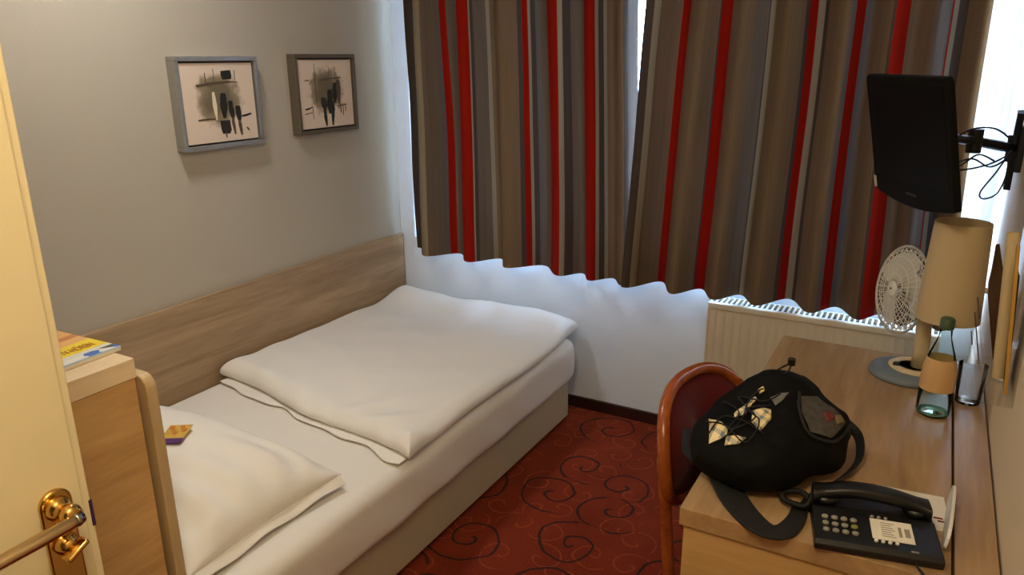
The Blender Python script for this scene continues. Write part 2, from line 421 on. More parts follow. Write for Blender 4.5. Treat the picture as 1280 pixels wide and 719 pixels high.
# partition board at the head end, rounded front corner
bm = BM()
pts = [(-.51, 0), (.485, 0), (.485, .955)] + [(.455 + .03 * math.cos(a), .955 + .03 * math.sin(a)) for a in [PI / 2 * k / 8 for k in range(1, 9)]] + [(-.51, .985)]
add_prism(bm, pts, -.012, .012, Matrix.Translation((.02, .33, 0)) @ Matrix.Rotation(PI / 2, 4, 'X'))
o = obj('bed_end_board', bm, M['oak_light'], cab); bevel_mod(o, .003)
mag = thing('magazine', 'glossy television magazine with yellow title lying on the oak cabinet', 'magazine', (-1.548, .742, 1.0285), math.radians(3))
mw, mh, mt = .215, .285, .009      # local +x points away from the wall (foot of the cover), +y is the text direction
def mag_mat():
    m, nt, p, o = base('magazine_cover')
    tc = N(nt, 'ShaderNodeTexCoord'); sp = N(nt, 'ShaderNodeSeparateXYZ'); nt.links.new(tc.outputs['Object'], sp.inputs[0])
    rp = N(nt, 'ShaderNodeValToRGB'); rp.color_ramp.interpolation = 'CONSTANT'
    mr = N(nt, 'ShaderNodeMapRange'); mr.inputs['From Min'].default_value = -mh / 2; mr.inputs['From Max'].default_value = mh / 2
    nz = N(nt, 'ShaderNodeTexNoise'); nz.inputs['Scale'].default_value = 26; nt.links.new(tc.outputs['Object'], nz.inputs['Vector'])
    ma = N(nt, 'ShaderNodeMath', operation='MULTIPLY_ADD'); ma.inputs[1].default_value = .012
    nt.links.new(nz.outputs['Fac'], ma.inputs[0]); nt.links.new(sp.outputs[0], ma.inputs[2])
    nt.links.new(ma.outputs[0], mr.inputs['Value']); nt.links.new(mr.outputs[0], rp.inputs['Fac'])
    e = rp.color_ramp.elements
    e[0].position = 0; e[0].color = lin((232, 168, 150)); e[1].position = .10; e[1].color = lin((128, 178, 214))
    for ps, c in ((.30, (236, 176, 110)), (.47, (206, 132, 64)), (.55, (240, 184, 116)), (.665, (250, 222, 40)), (.865, (228, 226, 214)), (.985, (150, 190, 220))):
        q = e.new(ps); q.color = lin(c)
    vo = N(nt, 'ShaderNodeTexVoronoi'); vo.inputs['Scale'].default_value = 42; nt.links.new(tc.outputs['Object'], vo.inputs['Vector'])
    hs = N(nt, 'ShaderNodeMix', data_type='RGBA'); nt.links.new(rp.outputs['Color'], hs.inputs['A'])
    r2 = N(nt, 'ShaderNodeValToRGB'); r2.color_ramp.interpolation = 'CONSTANT'
    ee = r2.color_ramp.elements; ee[0].color = lin((60, 110, 200)); ee[1].position = .35; ee[1].color = lin((200, 80, 150))
    q = ee.new(.5); q.color = lin((236, 234, 228)); q = ee.new(.75); q.color = lin((60, 64, 70)); q = ee.new(.9); q.color = lin((90, 150, 220))
    sc = N(nt, 'ShaderNodeSeparateColor'); nt.links.new(vo.outputs['Color'], sc.inputs[0]); nt.links.new(sc.outputs[0], r2.inputs['Fac'])
    gt = N(nt, 'ShaderNodeMath', operation='GREATER_THAN'); gt.inputs[1].default_value = .115; nt.links.new(sp.outputs[0], gt.inputs[0])
    lt = N(nt, 'ShaderNodeMath', operation='LESS_THAN'); lt.inputs[1].default_value = .138; nt.links.new(sp.outputs[0], lt.inputs[0])
    mu = N(nt, 'ShaderNodeMath', operation='MULTIPLY'); nt.links.new(gt.outputs[0], mu.inputs[0]); nt.links.new(lt.outputs[0], mu.inputs[1])
    nt.links.new(mu.outputs[0], hs.inputs['Factor']); nt.links.new(r2.outputs['Color'], hs.inputs['B'])
    nt.links.new(hs.outputs['Result'], p.inputs['Base Color']); p.inputs['Roughness'].default_value = .35
    return m
obj('pages', box(-mh / 2 + .001, mh / 2 - .001, -mw / 2 + .001, mw / 2 - .001, 0, mt - .001), M['paper'], mag)
obj('cover', box(-mh / 2, mh / 2, -mw / 2, mw / 2, mt - .0008, mt), mag_mat(), mag)

def text_mesh(name, s, size, m, parent, loc, rot, extrude=.0003):
    cu = bpy.data.curves.new(name + '_curve', 'FONT'); cu.body = s; cu.size = size; cu.extrude = extrude
    cu.align_x = 'CENTER'; cu.align_y = 'CENTER'
    tmp = bpy.data.objects.new(name + '_tmp', cu); C.objects.link(tmp)
    dg = bpy.context.evaluated_depsgraph_get()
    me = bpy.data.meshes.new_from_object(tmp.evaluated_get(dg))
    bpy.data.objects.remove(tmp); me.materials.clear(); me.materials.append(m)
    o = bpy.data.objects.new(name, me); C.objects.link(o); o.parent = parent; o.location = loc; o.rotation_euler = rot
    return o
tt_ = text_mesh('title', 'TV-HÖREN', .030, plain('title_red', (176, 74, 22), .5), mag, (.078, .055, mt + .0004), (0, 0, PI / 2)); tt_.scale = (.47, 1.1, 1)
obj('photo_arm', (lambda b: (add_prism(b, [(-.045, -.10), (-.03, -.02), (-.012, .05), (-.006, .05), (-.022, -.02), (-.034, -.10)], mt, mt + .0004), b)[1])(BM()), plain('dark_brown_print', (110, 66, 30), .5), mag)

# ------------------------------------------------------------------ bed
bed = thing('bed', 'single bed with cream box base and white fitted sheet along the left wall', 'bed', (-1.82, 1.86, 0))
obj('base', box(-.49, .505, -.98, .985, .025, .203, bev=.006), M['bed_base'], bed)
for sx in (-.42, .42):
    for sy in (-.85, .85):
        obj('foot', lathe([(.03, 0), (.03, .027)], 16, Matrix.Translation((sx, sy, 0))), M['black'], bed)
# mattress in a fitted sheet: rounded box with soft wrinkles
def rounded_slab(x0, x1, y0, y1, z0, z1, r, nx, ny, wr, top_wr=None):
    bm = BM()
    cx, cy = (x0 + x1) / 2, (y0 + y1) / 2
    prof = []
    n = 5
    for k in range(n + 1): a = -PI / 2 + PI / 2 * k / n; prof.append((r - r * math.cos(a), z0 + r + r * math.sin(a)))
    for k in range(1, 5): prof.append((0, z0 + r + (z1 - z0 - 2 * r) * k / 5))
    for k in range(n + 1): a = PI / 2 * k / n; prof.append((r - r * math.cos(a), z1 - r + r * math.sin(a)))
    per = []
    for i in range(nx): per.append((x0 + (x1 - x0) * i / nx, y0))
    for i in range(ny): per.append((x1, y0 + (y1 - y0) * i / ny))
    for i in range(nx): per.append((x1 - (x1 - x0) * i / nx, y1))
    for i in range(ny): per.append((x0, y1 - (y1 - y0) * i / ny))
    cr = .06
    def inset(p, d):
        x = min(max(p[0], x0 + d), x1 - d); y = min(max(p[1], y0 + d), y1 - d)
        # round corners in plan
        qx = max(x0 + cr - x, x - (x1 - cr), 0); qy = max(y0 + cr - y, y - (y1 - cr), 0)
        L_ = math.hypot(qx, qy)
        if L_ > cr - d and qx > 0 and qy > 0:
            f = max(cr - d, .001) / L_
            x = (x0 + cr - qx * f) if x < cx else (x1 - cr + qx * f)
            y = (y0 + cr - qy * f) if y < cy else (y1 - cr + qy * f)
        return x, y
    rings = []
    for d_, z in prof:
        ring = []
        for p in per:
            x, y = inset(p, d_)
            ring.append(bm.verts.new(wr(Vector((x, y, z)))))
        rings.append(ring)
    m_ = len(per)
    for A, B in zip(rings, rings[1:]):
        for k in range(m_): bm.faces.new((A[k], A[(k + 1) % m_], B[(k + 1) % m_], B[k]))
    bm.faces.new(rings[0][::-1])
    # top fill as concentric rings
    last = rings[-1]
    for s in (.85, .6, .3):
        ring = [bm.verts.new(wr(Vector((cx + (v_.co.x - cx) * s, cy + (v_.co.y - cy) * s, z1)))) for v_ in rings[-1]]
        for k in range(m_): bm.faces.new((last[k], last[(k + 1) % m_], ring[(k + 1) % m_], ring[k]))
        last = ring
    bm.faces.new(last)
    return bm
def mw_(v):
    n_ = noise.noise(v * 3.1) * .006 + noise.noise(v * 11) * .0015
    crease = .003 * math.sin(18 * (v.y + v.z * 1.6) + 3 * noise.noise(v * 2)) if v.z < .36 else 0
    return v + Vector((n_ + crease, 0, n_ * .4))
bm = rounded_slab(-2.322, -1.283, .885, 2.868, .204, .405, .045, 30, 60, mw_)
for v in bm.verts: v.co -= Vector((-1.82, 1.86, 0))
obj('mattress', bm, M['sheet'], bed, True)

# folded duvet: a double layer slab with soft edges
def duvet_pt(u, v, side):
    """u across (wall->room), v along (head->foot); side 0 bottom .. 1 top"""
    xl = -2.312; xr = -1.278 - .03 * v - .008 * math.sin(v * 7)
    x = xl + (xr - xl) * u
    yn = 1.775 - .165 * u + .014 * math.sin(u * 9) + .010 * noise.noise(Vector((u * 4, 1, 5)))
    yf = 2.965 - .035 * u
    y = yn + (yf - yn) * v
    eu = min(u, 1 - u) * 1.03; ev = min(v, 1 - v) * 1.25
    e = min(1, min(eu / .05, ev / .06)); rd = math.sqrt(max(0, 1 - (1 - e) ** 2))
    P = Vector((x, y, 0))
    th = .058 + .016 * noise.noise(P * 2.3) + .006 * noise.noise(P * 7)
    th += .030 * math.exp(-((v - .93) / .10) ** 2) * (1 - .45 * u) - .012 * math.exp(-((v - .80) / .1) ** 2)
    th += .012 * math.exp(-((v - .03) / .07) ** 2)
    # pulled creases radiating from the near corner towards the room
    th += .005 * math.sin(40 * (u - .3 * v) + 6 * noise.noise(P * 3)) * math.exp(-(((u - .82) / .2) ** 2 + ((v - .12) / .16) ** 2))
    th += .0035 * math.sin(26 * (v + .5 * u) + 5 * noise.noise(P * 2))* .6
    zb = .4115
    if u > .93: zb -= .006 * (u - .93) / .07
    th += .006 * math.sin(34 * u + 5 * noise.noise(P * 5)) * math.exp(-(v / .06) ** 2) * .8
    mid = zb + th * .40
    if side > .5: return Vector((x, y, mid + th * .60 * rd))
    return Vector((x, y, mid - (mid - zb) * rd))
def slab_from(f, nu, nv):
    bm = BM()
    T = add_grid(bm, lambda a, b: f(a, b, 1), nu, nv); B = add_grid(bm, lambda a, b: f(a, b, 0), nu, nv)
    bmesh.ops.remove_doubles(bm, verts=bm.verts, dist=.0004)
    return bm
def soften(t):  # denser samples near both ends
    return t - .12 * math.sin(2 * PI * t) / 1.0 * .9
dv = thing('duvet', 'white folded duvet spread over the foot half of the bed', 'duvet', (-1.8, 2.3, .405))
bm = slab_from(lambda a, b, s: duvet_pt(soften(a), soften(b), s) - Vector((-1.8, 2.3, .405)), 90, 100)
obj('upper_fold', bm, M['duvet'], dv, True)
def under_pt(u, v, s):
    p = duvet_pt(u, 0.0, s)
    yn = 1.748 - .150 * u + .006 * math.sin(u * 17 + 1) + .022 * noise.noise(Vector((u * 9, 3, 2)))
    y = yn + .13 * v
    e = min(1, min(min(u, 1 - u) / .04, v / .12, (1 - v) / .1)); rd = math.sqrt(max(0, 1 - (1 - e) ** 2))
    zt = .4095 + .010 + .004 * noise.noise(Vector((u * 8, v * 2, 0)))
    x = -2.29 + (-1.30 + 2.29) * u
    return Vector((x, y, .4095 + (zt - .4095) * (.5 + .5 * rd if s > .5 else .5 - .5 * rd)))
bm = slab_from(lambda a, b, s: under_pt(soften(a), soften(b), s) - Vector((-1.8, 2.3, .405)), 70, 14)
obj('lower_fold', bm, M['duvet'], dv, True)

# pillow
pw = thing('pillow', 'plump white pillow lying at the head of the bed', 'pillow', (-1.815, 1.16, .4095))
PWX, PWY = .44, .262
def pil_pt(u, v, s):
    a, b = 2 * u - 1, 2 * v - 1
    pinch = 1 - .05 * (1 - a * a) * 0
    x = a * PWX * (1 - .035 * (1 - abs(a) ** 2) * 0 - .03 * (b * b < .8) * 0)
    # corners stick out, sides draw in
    x = a * PWX * (1 - .05 * (1 - b * b)); y = b * PWY * (1 - .05 * (1 - a * a))
    h_ = max(0, (1 - abs(a) ** 2.6)) ** .55 * max(0, (1 - abs(b) ** 2.4)) ** .55
    P = Vector((x, y, 0))
    wr = .007 * noise.noise(P * 7) + .004 * noise.noise(P * 15)
    ang = math.atan2(b, a)
    edge = max(abs(a), abs(b))
    wr += .020 * math.sin(15 * b + 5 * a + 4 * noise.noise(P * 4)) * max(0, (a - .30)) * (1 - edge ** 8)
    wr += .016 * math.sin(22 * a + 4 * noise.noise(P * 5)) * max(0, (-b - .15)) * (1 - edge ** 6)
    zc = .028 + .012 * (edge ** 4)
    if s > .5: z = zc + (.160 * h_) + wr * (h_ > .02) * min(1, h_ * 3)
    else: z = zc - (zc - .0012) * min(1, h_ * 2.2)
    return Vector((x, y, z))
bm = slab_from(lambda a, b, s: pil_pt(soften(a), soften(b), s), 70, 54)
obj('pillow_case', bm, M['pillow'], pw, True)
# hem flap on the open end towards the room
def flap_pt(u, v, s):
    y = -PWY * .97 + 2 * PWY * .97 * u
    q = 1 - .05 * (1 - (2 * u - 1) ** 2)
    x = PWX * 1.0 - .05 * (1 - (2 * u - 1) ** 2) * PWX - .004 + .022 * v
    z = .030 + .012 * abs(2 * u - 1) ** 4 - .020 * v + .004 * math.sin(u * 17) * v
    return Vector((x, y, z + (.002 if s > .5 else 0)))
bm = slab_from(flap_pt, 40, 4)
obj('pillow_hem', bm, M['pillow'], pw, True)

# sweet sachet on the pillow
sw = thing('sweet_sachet', 'small gold and purple sweet sachet lying on the white pillow', 'sachet', (-1.735, 1.160, .605))
sw.scale = (1.25, 1.2, 1); sw.rotation_euler = (math.radians(2), math.radians(5), math.radians(-60))
def sachet(x0, x1, puff):
    bm = BM()
    f = lambda a, b, s: Vector((x0 + (x1 - x0) * a, -.027 + .054 * b, (1 if s > .5 else -1) * (.0006 + puff * math.sin(PI * a) * math.sin(PI * b))))
    return slab_from(f, 10, 10)
obj('gold_front', sachet(-.042, .012, .003), M['gold'], sw, True)
obj('purple_band', sachet(.012, .032, .001), M['purple'], sw, True)
bm = BM()
for k in range(5):
    add_lathe(bm, [(.007 - .001 * (k % 2), 0), (.0065 - .001 * (k % 2), .001)], 10, Matrix.Translation((-.030 + .012 * (k % 3), -.016 + .008 * k, .0030)))
obj('printed_dots', bm, M['orange'], sw)

# ------------------------------------------------------------------ pictures on the left wall
def art_mat(seed):
    m, nt, p, o = base('art_canvas')
    tc = N(nt, 'ShaderNodeTexCoord'); mp = N(nt, 'ShaderNodeMapping'); nt.links.new(tc.outputs['Object'], mp.inputs['Vector'])
    # soft brown smudge in the middle
    mp.inputs['Scale'].default_value = (0, 1 / .105, 1 / .095); mp.inputs['Location'].default_value = (0, .05, -.15)
    ln = N(nt, 'ShaderNodeVectorMath', operation='LENGTH'); nt.links.new(mp.outputs['Vector'], ln.inputs[0])
    nz = N(nt, 'ShaderNodeTexNoise'); nz.inputs['Scale'].default_value = 22 + seed; nz.inputs['Detail'].default_value = 4; nt.links.new(tc.outputs['Object'], nz.inputs['Vector'])
    ad = N(nt, 'ShaderNodeMath', operation='MULTIPLY_ADD'); ad.inputs[1].default_value = .9; nt.links.new(nz.outputs['Fac'], ad.inputs[0]); nt.links.new(ln.outputs['Value'], ad.inputs[2])
    rp = N(nt, 'ShaderNodeValToRGB'); e = rp.color_ramp.elements
    e[0].position = .60; e[0].color = lin((112, 100, 80)); e[1].position = 1.0; e[1].color = lin((222, 202, 182))
    rp.color_ramp.elements.new(.85).color = lin((150, 134, 108))
    mr = N(nt, 'ShaderNodeMath', operation='MULTIPLY'); mr.inputs[1].default_value = .66
    nt.links.new(ad.outputs[0], mr.inputs[0]); nt.links.new(mr.outputs[0], rp.inputs['Fac']); nt.links.new(rp.outputs['Color'], p.inputs['Base Color'])
    p.inputs['Roughness'].default_value = .8
    return m
M['ink'] = plain('black_brushwork', (34, 34, 28), .7, var=.4, scale=60)
M['inkbrown'] = plain('brown_brushwork', (92, 76, 58), .7, var=.3, scale=80)
M['inkpale'] = plain('pale_brushwork', (226, 214, 180), .7)
def picture(yc, zc, W_, H_, fm, label, strokes, seed):
    p = thing('framed_picture', label, 'picture', (XL, yc, zc), 0, None)
    bm = BM(); f = .016; D = .045
    add_box(bm, .0, D, -W_ / 2, W_ / 2, H_ / 2 - f, H_ / 2); add_box(bm, 0, D, -W_ / 2, W_ / 2, -H_ / 2, -H_ / 2 + f)
    add_box(bm, 0, D, -W_ / 2, -W_ / 2 + f, -H_ / 2 + f, H_ / 2 - f); add_box(bm, 0, D, W_ / 2 - f, W_ / 2, -H_ / 2 + f, H_ / 2 - f)
    o = obj('frame', bm, fm, p); bevel_mod(o, .002)
    obj('backing', box(.002, .026, -W_ / 2 + f, W_ / 2 - f, -H_ / 2 + f, H_ / 2 - f), M['darkframe'], p)
    g = f + .007
    cv = obj('canvas', box(.026, .036, -W_ / 2 + g, W_ / 2 - g, -H_ / 2 + g, H_ / 2 - g), art_mat(seed), p)
    for i, (kind, pts) in enumerate(strokes):
        # pts in canvas fractions (0..1 right, 0..1 down), a polygon
        bm = BM()
        add_prism(bm, [((a - .5) * (W_ - 2 * g), (.5 - b) * (H_ - 2 * g)) for a, b in pts], .0362, .0370 + .0001 * i,
                  Matrix(((0, 0, 1, 0), (1, 0, 0, 0), (0, 1, 0, 0), (0, 0, 0, 1))))
        obj('brush_stroke', bm, M[kind], cv)
    return p
def bar(x0, x1, y0, y1, w=.0): return [(x0, y0), (x1, y0 + w), (x1, y1 + w), (x0, y1)]
def brush(x, y0, y1, w, lean=0, n=9, seed=1):
    L_, R_ = [], []
    for k in range(n + 1):
        t = k / n; ww = w * (.35 + .65 * math.sin(PI * min(1, .12 + t * .9))) * (1 + .35 * noise.noise(Vector((seed, t * 5, 0))))
        xx = x + lean * t; yy = y0 + (y1 - y0) * t
        L_.append((xx - ww / 2, yy)); R_.append((xx + ww / 2, yy))
    return L_ + R_[::-1]
s1 = [('ink', [(.54, .10), (.68, .09), (.69, .16), (.68, .205), (.56, .21), (.54, .16)]),
      ('ink', [(.46, .73), (.60, .73), (.61, .86), (.58, .905), (.48, .90), (.465, .84)]),
      ('inkbrown', [(.18, .265), (.40, .235), (.62, .225), (.80, .245), (.62, .25), (.42, .262), (.2, .295)]),
      ('inkbrown', [(.16, .695), (.30, .685), (.40, .695), (.40, .71), (.28, .71), (.17, .715)]),
      ('ink', [(.78, .68), (.92, .655), (.93, .675), (.84, .70), (.78, .70)]),
      ('inkbrown', bar(.315, .325, .12, .24)), ('inkbrown', bar(.435, .44, .07, .23)), ('inkbrown', bar(.73, .735, .09, .22)),
      ('ink', brush(.54, .38, .70, .10, -.01, seed=2)), ('ink', brush(.63, .48, .74, .07, .02, seed=5)), ('inkbrown', brush(.64, .70, .92, .04, .02, seed=4)),
      ('ink', brush(.73, .55, .76, .08, .01, seed=6)), ('inkbrown', brush(.735, .74, .94, .045, .02, seed=8)),
      ('inkpale', brush(.405, .36, .72, .05, .01, seed=3)), ('inkbrown', brush(.84, .84, .89, .025, .03, seed=3)), ('inkbrown', bar(.52, .535, .88, .95))]
s2 = [('inkbrown', [(.36, .29), (.62, .262), (.78, .258), (.80, .275), (.6, .285), (.37, .305)]),
      ('ink', [(.07, .70), (.17, .685), (.21, .67), (.21, .685), (.14, .715), (.08, .725)]),
      ('inkbrown', [(.06, .775), (.20, .755), (.2, .765), (.06, .79)]), ('inkbrown', [(.10, .29), (.18, .285), (.18, .30), (.1, .305)]),
      ('inkbrown', bar(.285, .29, .06, .62)), ('inkbrown', bar(.21, .216, .68, .86)), ('inkbrown', bar(.555, .56, .10, .3)), ('inkbrown', bar(.66, .664, .1, .3)),
      ('ink', brush(.42, .55, .74, .11, .02, seed=12)), ('ink', brush(.43, .72, .98, .055, .02, seed=13)),
      ('ink', brush(.55, .44, .80, .10, -.02, seed=14)), ('ink', brush(.66, .34, .64, .09, -.02, seed=15)), ('ink', brush(.60, .62, .98, .06, -.03, seed=16)),
      ('inkbrown', brush(.72, .3, .66, .08, .0, seed=17)),
      ('inkbrown', [(.68, .685), (.86, .67), (.86, .685), (.68, .70)]), ('inkbrown', bar(.74, .75, .66, .80)), ('inkbrown', bar(.79, .797, .66, .84)), ('inkbrown', bar(.84, .846, .66, .78))]
picture(1.932, 1.45, .365, .325, M['silver'], 'silver-framed abstract picture on the left wall, the one nearer the door', s1, 1)
picture(2.492, 1.459, .365, .325, M['pewter'], 'dull pewter-framed abstract picture on the left wall, nearer the curtains', s2, 4)

# ------------------------------------------------------------------ curtains
KC = {'t': (102, 86, 70), 'n': (110, 86, 62), 'c': (138, 122, 98), 'r': (136, 18, 5), 'd': (72, 60, 52), 'g': (94, 84, 78)}
def curtain_mat(name, stripes, x0, x1):
    m, nt, p, o = base(name)
    uv = N(nt, 'ShaderNodeUVMap'); uv.uv_map = 'UVMap'
    sp = N(nt, 'ShaderNodeSeparateXYZ'); nt.links.new(uv.outputs[0], sp.inputs[0])
    rp = N(nt, 'ShaderNodeValToRGB'); rp.color_ramp.interpolation = 'CONSTANT'
    e = rp.color_ramp.elements
    st = [(max(0, (x - x0) / (x1 - x0)), k) for x, k in stripes]
    e[0].position = 0; e[0].color = lin(KC[st[0][1]]); e[1].position = st[1][0]; e[1].color = lin(KC[st[1][1]])
    for ps, k in st[2:32]: e.new(ps).color = lin(KC[k])
    nt.links.new(sp.outputs[0], rp.inputs['Fac'])
    # fine woven pinstripes
    mp = N(nt, 'ShaderNodeMapping'); mp.inputs['Scale'].default_value = (150, 3, 1); nt.links.new(uv.outputs[0], mp.inputs['Vector'])
    nz = N(nt, 'ShaderNodeTexNoise'); nz.inputs['Scale'].default_value = 1; nz.inputs['Detail'].default_value = 2; nt.links.new(mp.outputs[0], nz.inputs['Vector'])
    mr = N(nt, 'ShaderNodeMapRange'); mr.inputs['To Min'].default_value = .72; mr.inputs['To Max'].default_value = 1.2; nt.links.new(nz.outputs['Fac'], mr.inputs['Value'])
    mx = N(nt, 'ShaderNodeMix', data_type='RGBA', blend_type='MULTIPLY'); mx.inputs['Factor'].default_value = 1
    nt.links.new(rp.outputs['Color'], mx.inputs['A']); nt.links.new(mr.outputs[0], mx.inputs['B'])
    ge = N(nt, 'ShaderNodeNewGeometry'); bk = N(nt, 'ShaderNodeMix', data_type='RGBA'); bk.inputs['B'].default_value = lin((232, 230, 222))  # pale back added as a reflector, bouncing window light onto the wall below
    nt.links.new(ge.outputs['Backfacing'], bk.inputs['Factor']); nt.links.new(mx.outputs['Result'], bk.inputs['A'])
    nt.links.new(bk.outputs['Result'], p.inputs['Base Color'])
    p.inputs['Roughness'].default_value = .9; p.inputs['Specular IOR Level'].default_value = .15
    tl = N(nt, 'ShaderNodeBsdfTranslucent'); nt.links.new(mx.outputs['Result'], tl.inputs['Color'])
    ms = N(nt, 'ShaderNodeMixShader'); ms.inputs['Fac'].default_value = TRANS
    nt.links.new(p.outputs[0], ms.inputs[1]); nt.links.new(tl.outputs[0], ms.inputs[2]); nt.links.new(ms.outputs[0], o.inputs['Surface'])
    return m
TRANS = .035
SL = [(-2.151, 'd'), (-2.137, 'c'), (-2.098, 't'), (-1.999, 'g'), (-1.972, 'r'), (-1.931, 't'), (-1.894, 'r'), (-1.836, 'c'), (-1.823, 'd'), (-1.805, 't'), (-1.736, 'c'), (-1.715, 'n'), (-1.584, 'd'), (-1.560, 'r'), (-1.531, 'c'), (-1.511, 'd'), (-1.487, 'g'), (-1.463, 't'), (-1.431, 'r'), (-1.388, 'c'), (-1.362, 'd'), (-1.327, 't'), (-1.263, 'r'), (-1.220, 'c'), (-1.204, 'd'), (-1.178, 'c'), (-1.164, 'n'), (-1.093, 'd'), (-1.074, 'g')]
SR = [(-1.089, 'd'), (-1.067, 'c'), (-1.036, 'n'), (-0.943, 'r'), (-0.911, 'n'), (-0.797, 'd'), (-0.785, 'r'), (-0.740, 'n'), (-0.659, 't'), (-0.610, 'd'), (-0.602, 'c'), (-0.585, 'n'), (-0.479, 'd'), (-0.468, 'r'), (-0.439, 'c'), (-0.414, 'd'), (-0.405, 'n'), (-0.330, 'g'), (-0.311, 'r'), (-0.278, 'g'), (-0.249, 'n'), (-0.183, 'd'), (-0.173, 'r'), (-0.124, 'n'), (-0.048, 'g'), (-0.005, 'r'), (0.001, 'c'), (0.014, 'd'), (0.040, 'n')]
def curtain(name, x0, x1, tx0, tx1, yb, fronts, amps, stripes, label, hem, y_ref=2.885):
    fronts = [f * yb / y_ref for f in fronts]
    def phase_y(x):
        # front peaks at the given places, backs midway
        if x <= fronts[0]: t = (x - fronts[0]) / max(.05, (fronts[1] - fronts[0])); i = 0
        elif x >= fronts[-1]: t = (x - fronts[-1]) / max(.05, (fronts[-1] - fronts[-2])); i = len(fronts) - 1
        else:
            for i in range(len(fronts) - 1):
                if fronts[i] <= x < fronts[i + 1]: t = (x - fronts[i]) / (fronts[i + 1] - fronts[i]); break
        w = .5 * (amps + .0) * (1 - math.cos(2 * PI * t)) * min(1.12, max(.6, (fronts[min(i + 1, len(fronts) - 1)] - fronts[max(0, min(i, len(fronts) - 2))]) / .17))
        return w
    # stripe edges were measured on a flat cloth at y_ref: carry them on to the folded one
    S_ = [x0 + (x1 - x0) * i / 1500 for i in range(1501)]; R_ = [x / (yb + .92 * phase_y(x)) for x in S_]
    def on_fold(xf):
        r = xf / y_ref
        c = [i for i in range(1500) if (R_[i] - r) * (R_[i + 1] - r) <= 0]
        if not c: return xf
        return S_[min(c, key=lambda i: phase_y(S_[i]))]
    st = sorted((max(x0, min(x1, on_fold(x))), k) for x, k in stripes)
    mat = curtain_mat('striped_curtain_cloth', [(x0, st[0][1])] + st[1:], x0, x1)
    bm = BM(); uvl = bm.loops.layers.uv.new('UVMap')
    ns, nz_ = 330, 26; zt = 2.36
    V = []
    for i in range(ns + 1):
        s = i / ns; col = []
        for j in range(nz_ + 1):
            t = j / nz_
            z0 = hem(s); z = z0 + (zt - z0) * t
            tt = max(0, min(1, (z - .7) / 1.12))     # fitted between hem and the top of the view
            xa = x0 + (tx0 - x0) * tt; xb = x1 + (tx1 - x1) * tt
            xs = x0 + (x1 - x0) * s
            fold = phase_y(xs)
            k_ = (1 - .35 * t) * (1 + .25 * noise.noise(Vector((xs * 5, z * 1.3, 2))))
            x = xa + (xb - xa) * s + .012 * noise.noise(Vector((xs * 4, z * 1.1, 7)))
            y = yb + fold * k_ + .008 * noise.noise(Vector((xs * 3, z * 2, 1)))
            col.append(bm.verts.new((x, y, z)))
        V.append(col)
    for i in range(ns):
        for j in range(nz_):
            f = bm.faces.new((V[i][j], V[i + 1][j], V[i + 1][j + 1], V[i][j + 1]))
            for lp, (a, b) in zip(f.loops, ((i, j), (i + 1, j), (i + 1, j + 1), (i, j + 1))): lp[uvl].uv = (a / ns, b / nz_)
    cx = (x0 + x1) / 2
    for v in bm.verts: v.co.x -= cx; v.co.y -= yb
    o = obj(name, bm, mat, None, True, False); o.location = (cx, yb, 0)   # front face to the room, pale back to the window
    tag(o, label, 'curtain')
    return o
curtain('curtain', -2.225, -1.035, -2.222, -1.078, 2.850, [-2.119, -1.872, -1.665, -1.386, -1.242], .105,
        SL, 'left curtain, taupe and red striped, hanging next to the pictures', lambda s: .686 - .004 * s)
curtain('curtain', -1.083, 0.114, -1.020, 0.086, 2.828, [-1.085, -0.870, -0.700, -0.540, -0.346, -0.175, -0.035, 0.099], .125,
        SR, 'right curtain, taupe and red striped, hanging behind the television', lambda s: .682 + .010 * s)
rail = thing('curtain_rail', 'white curtain rail fixed above the window', 'curtain rail', (-1.05, 2.90, 2.40))
obj('track', box(-1.15, 1.2, -.02, .02, 0, .025), M['white'], rail)
obj('wall_bracket', box(-.02, .02, .02, .10, 0, .02), M['white'], rail)

# ------------------------------------------------------------------ radiator
rad = thing('radiator', 'cream panel radiator with white top grille under the window', 'radiator', (-.31, 2.93, 0))
bm = BM()
nfl = 24; xw = .405
def fl(u, v): 
    x = -xw + 2 * xw * u
    g = .5 + .5 * math.cos(u * nfl * 2 * PI)
    return Vector((x, -.05 + .004 * g ** 4 * (1 if .07 < v < .93 else 0), .15 + (.655 - .15) * v))
add_grid(bm, fl, nfl * 8, 24)
obj('front_panel', bm, M['rad'], rad, True)
obj('top_rail', box(-xw - .003, xw + .003, -.054, -.036, .630, .657, bev=.005, seg=3), M['rad'], rad, True)
for s in (-1, 1): obj('side_cover', box(min(s * xw, s * (xw + .006)), max(s * xw, s * (xw + .006)), -.05, .055, .16, .655), M['rad'], rad)
obj('rear_panel', box(-xw, xw, .045, .055, .15, .655), M['rad'], rad)
obj('convector', box(-xw + .005, xw - .005, -.03, .044, .16, .635), M['dark'], rad)
bm = BM()
add_box(bm, -xw, xw, -.036, -.030, .650, .656); add_box(bm, -xw, xw, .046, .055, .650, .656); 
for k in range(42):
    x = -xw + 2 * xw * k / 41
    add_box(bm, x - .0035, x + .0035, -.03, .046, .648, .656)
obj('top_grille', bm, M['radw'], rad)
for s in (-.3, .3): obj('wall_bracket', box(s - .02, s + .02, .055, .07, .2, .6), M['rad'], rad)

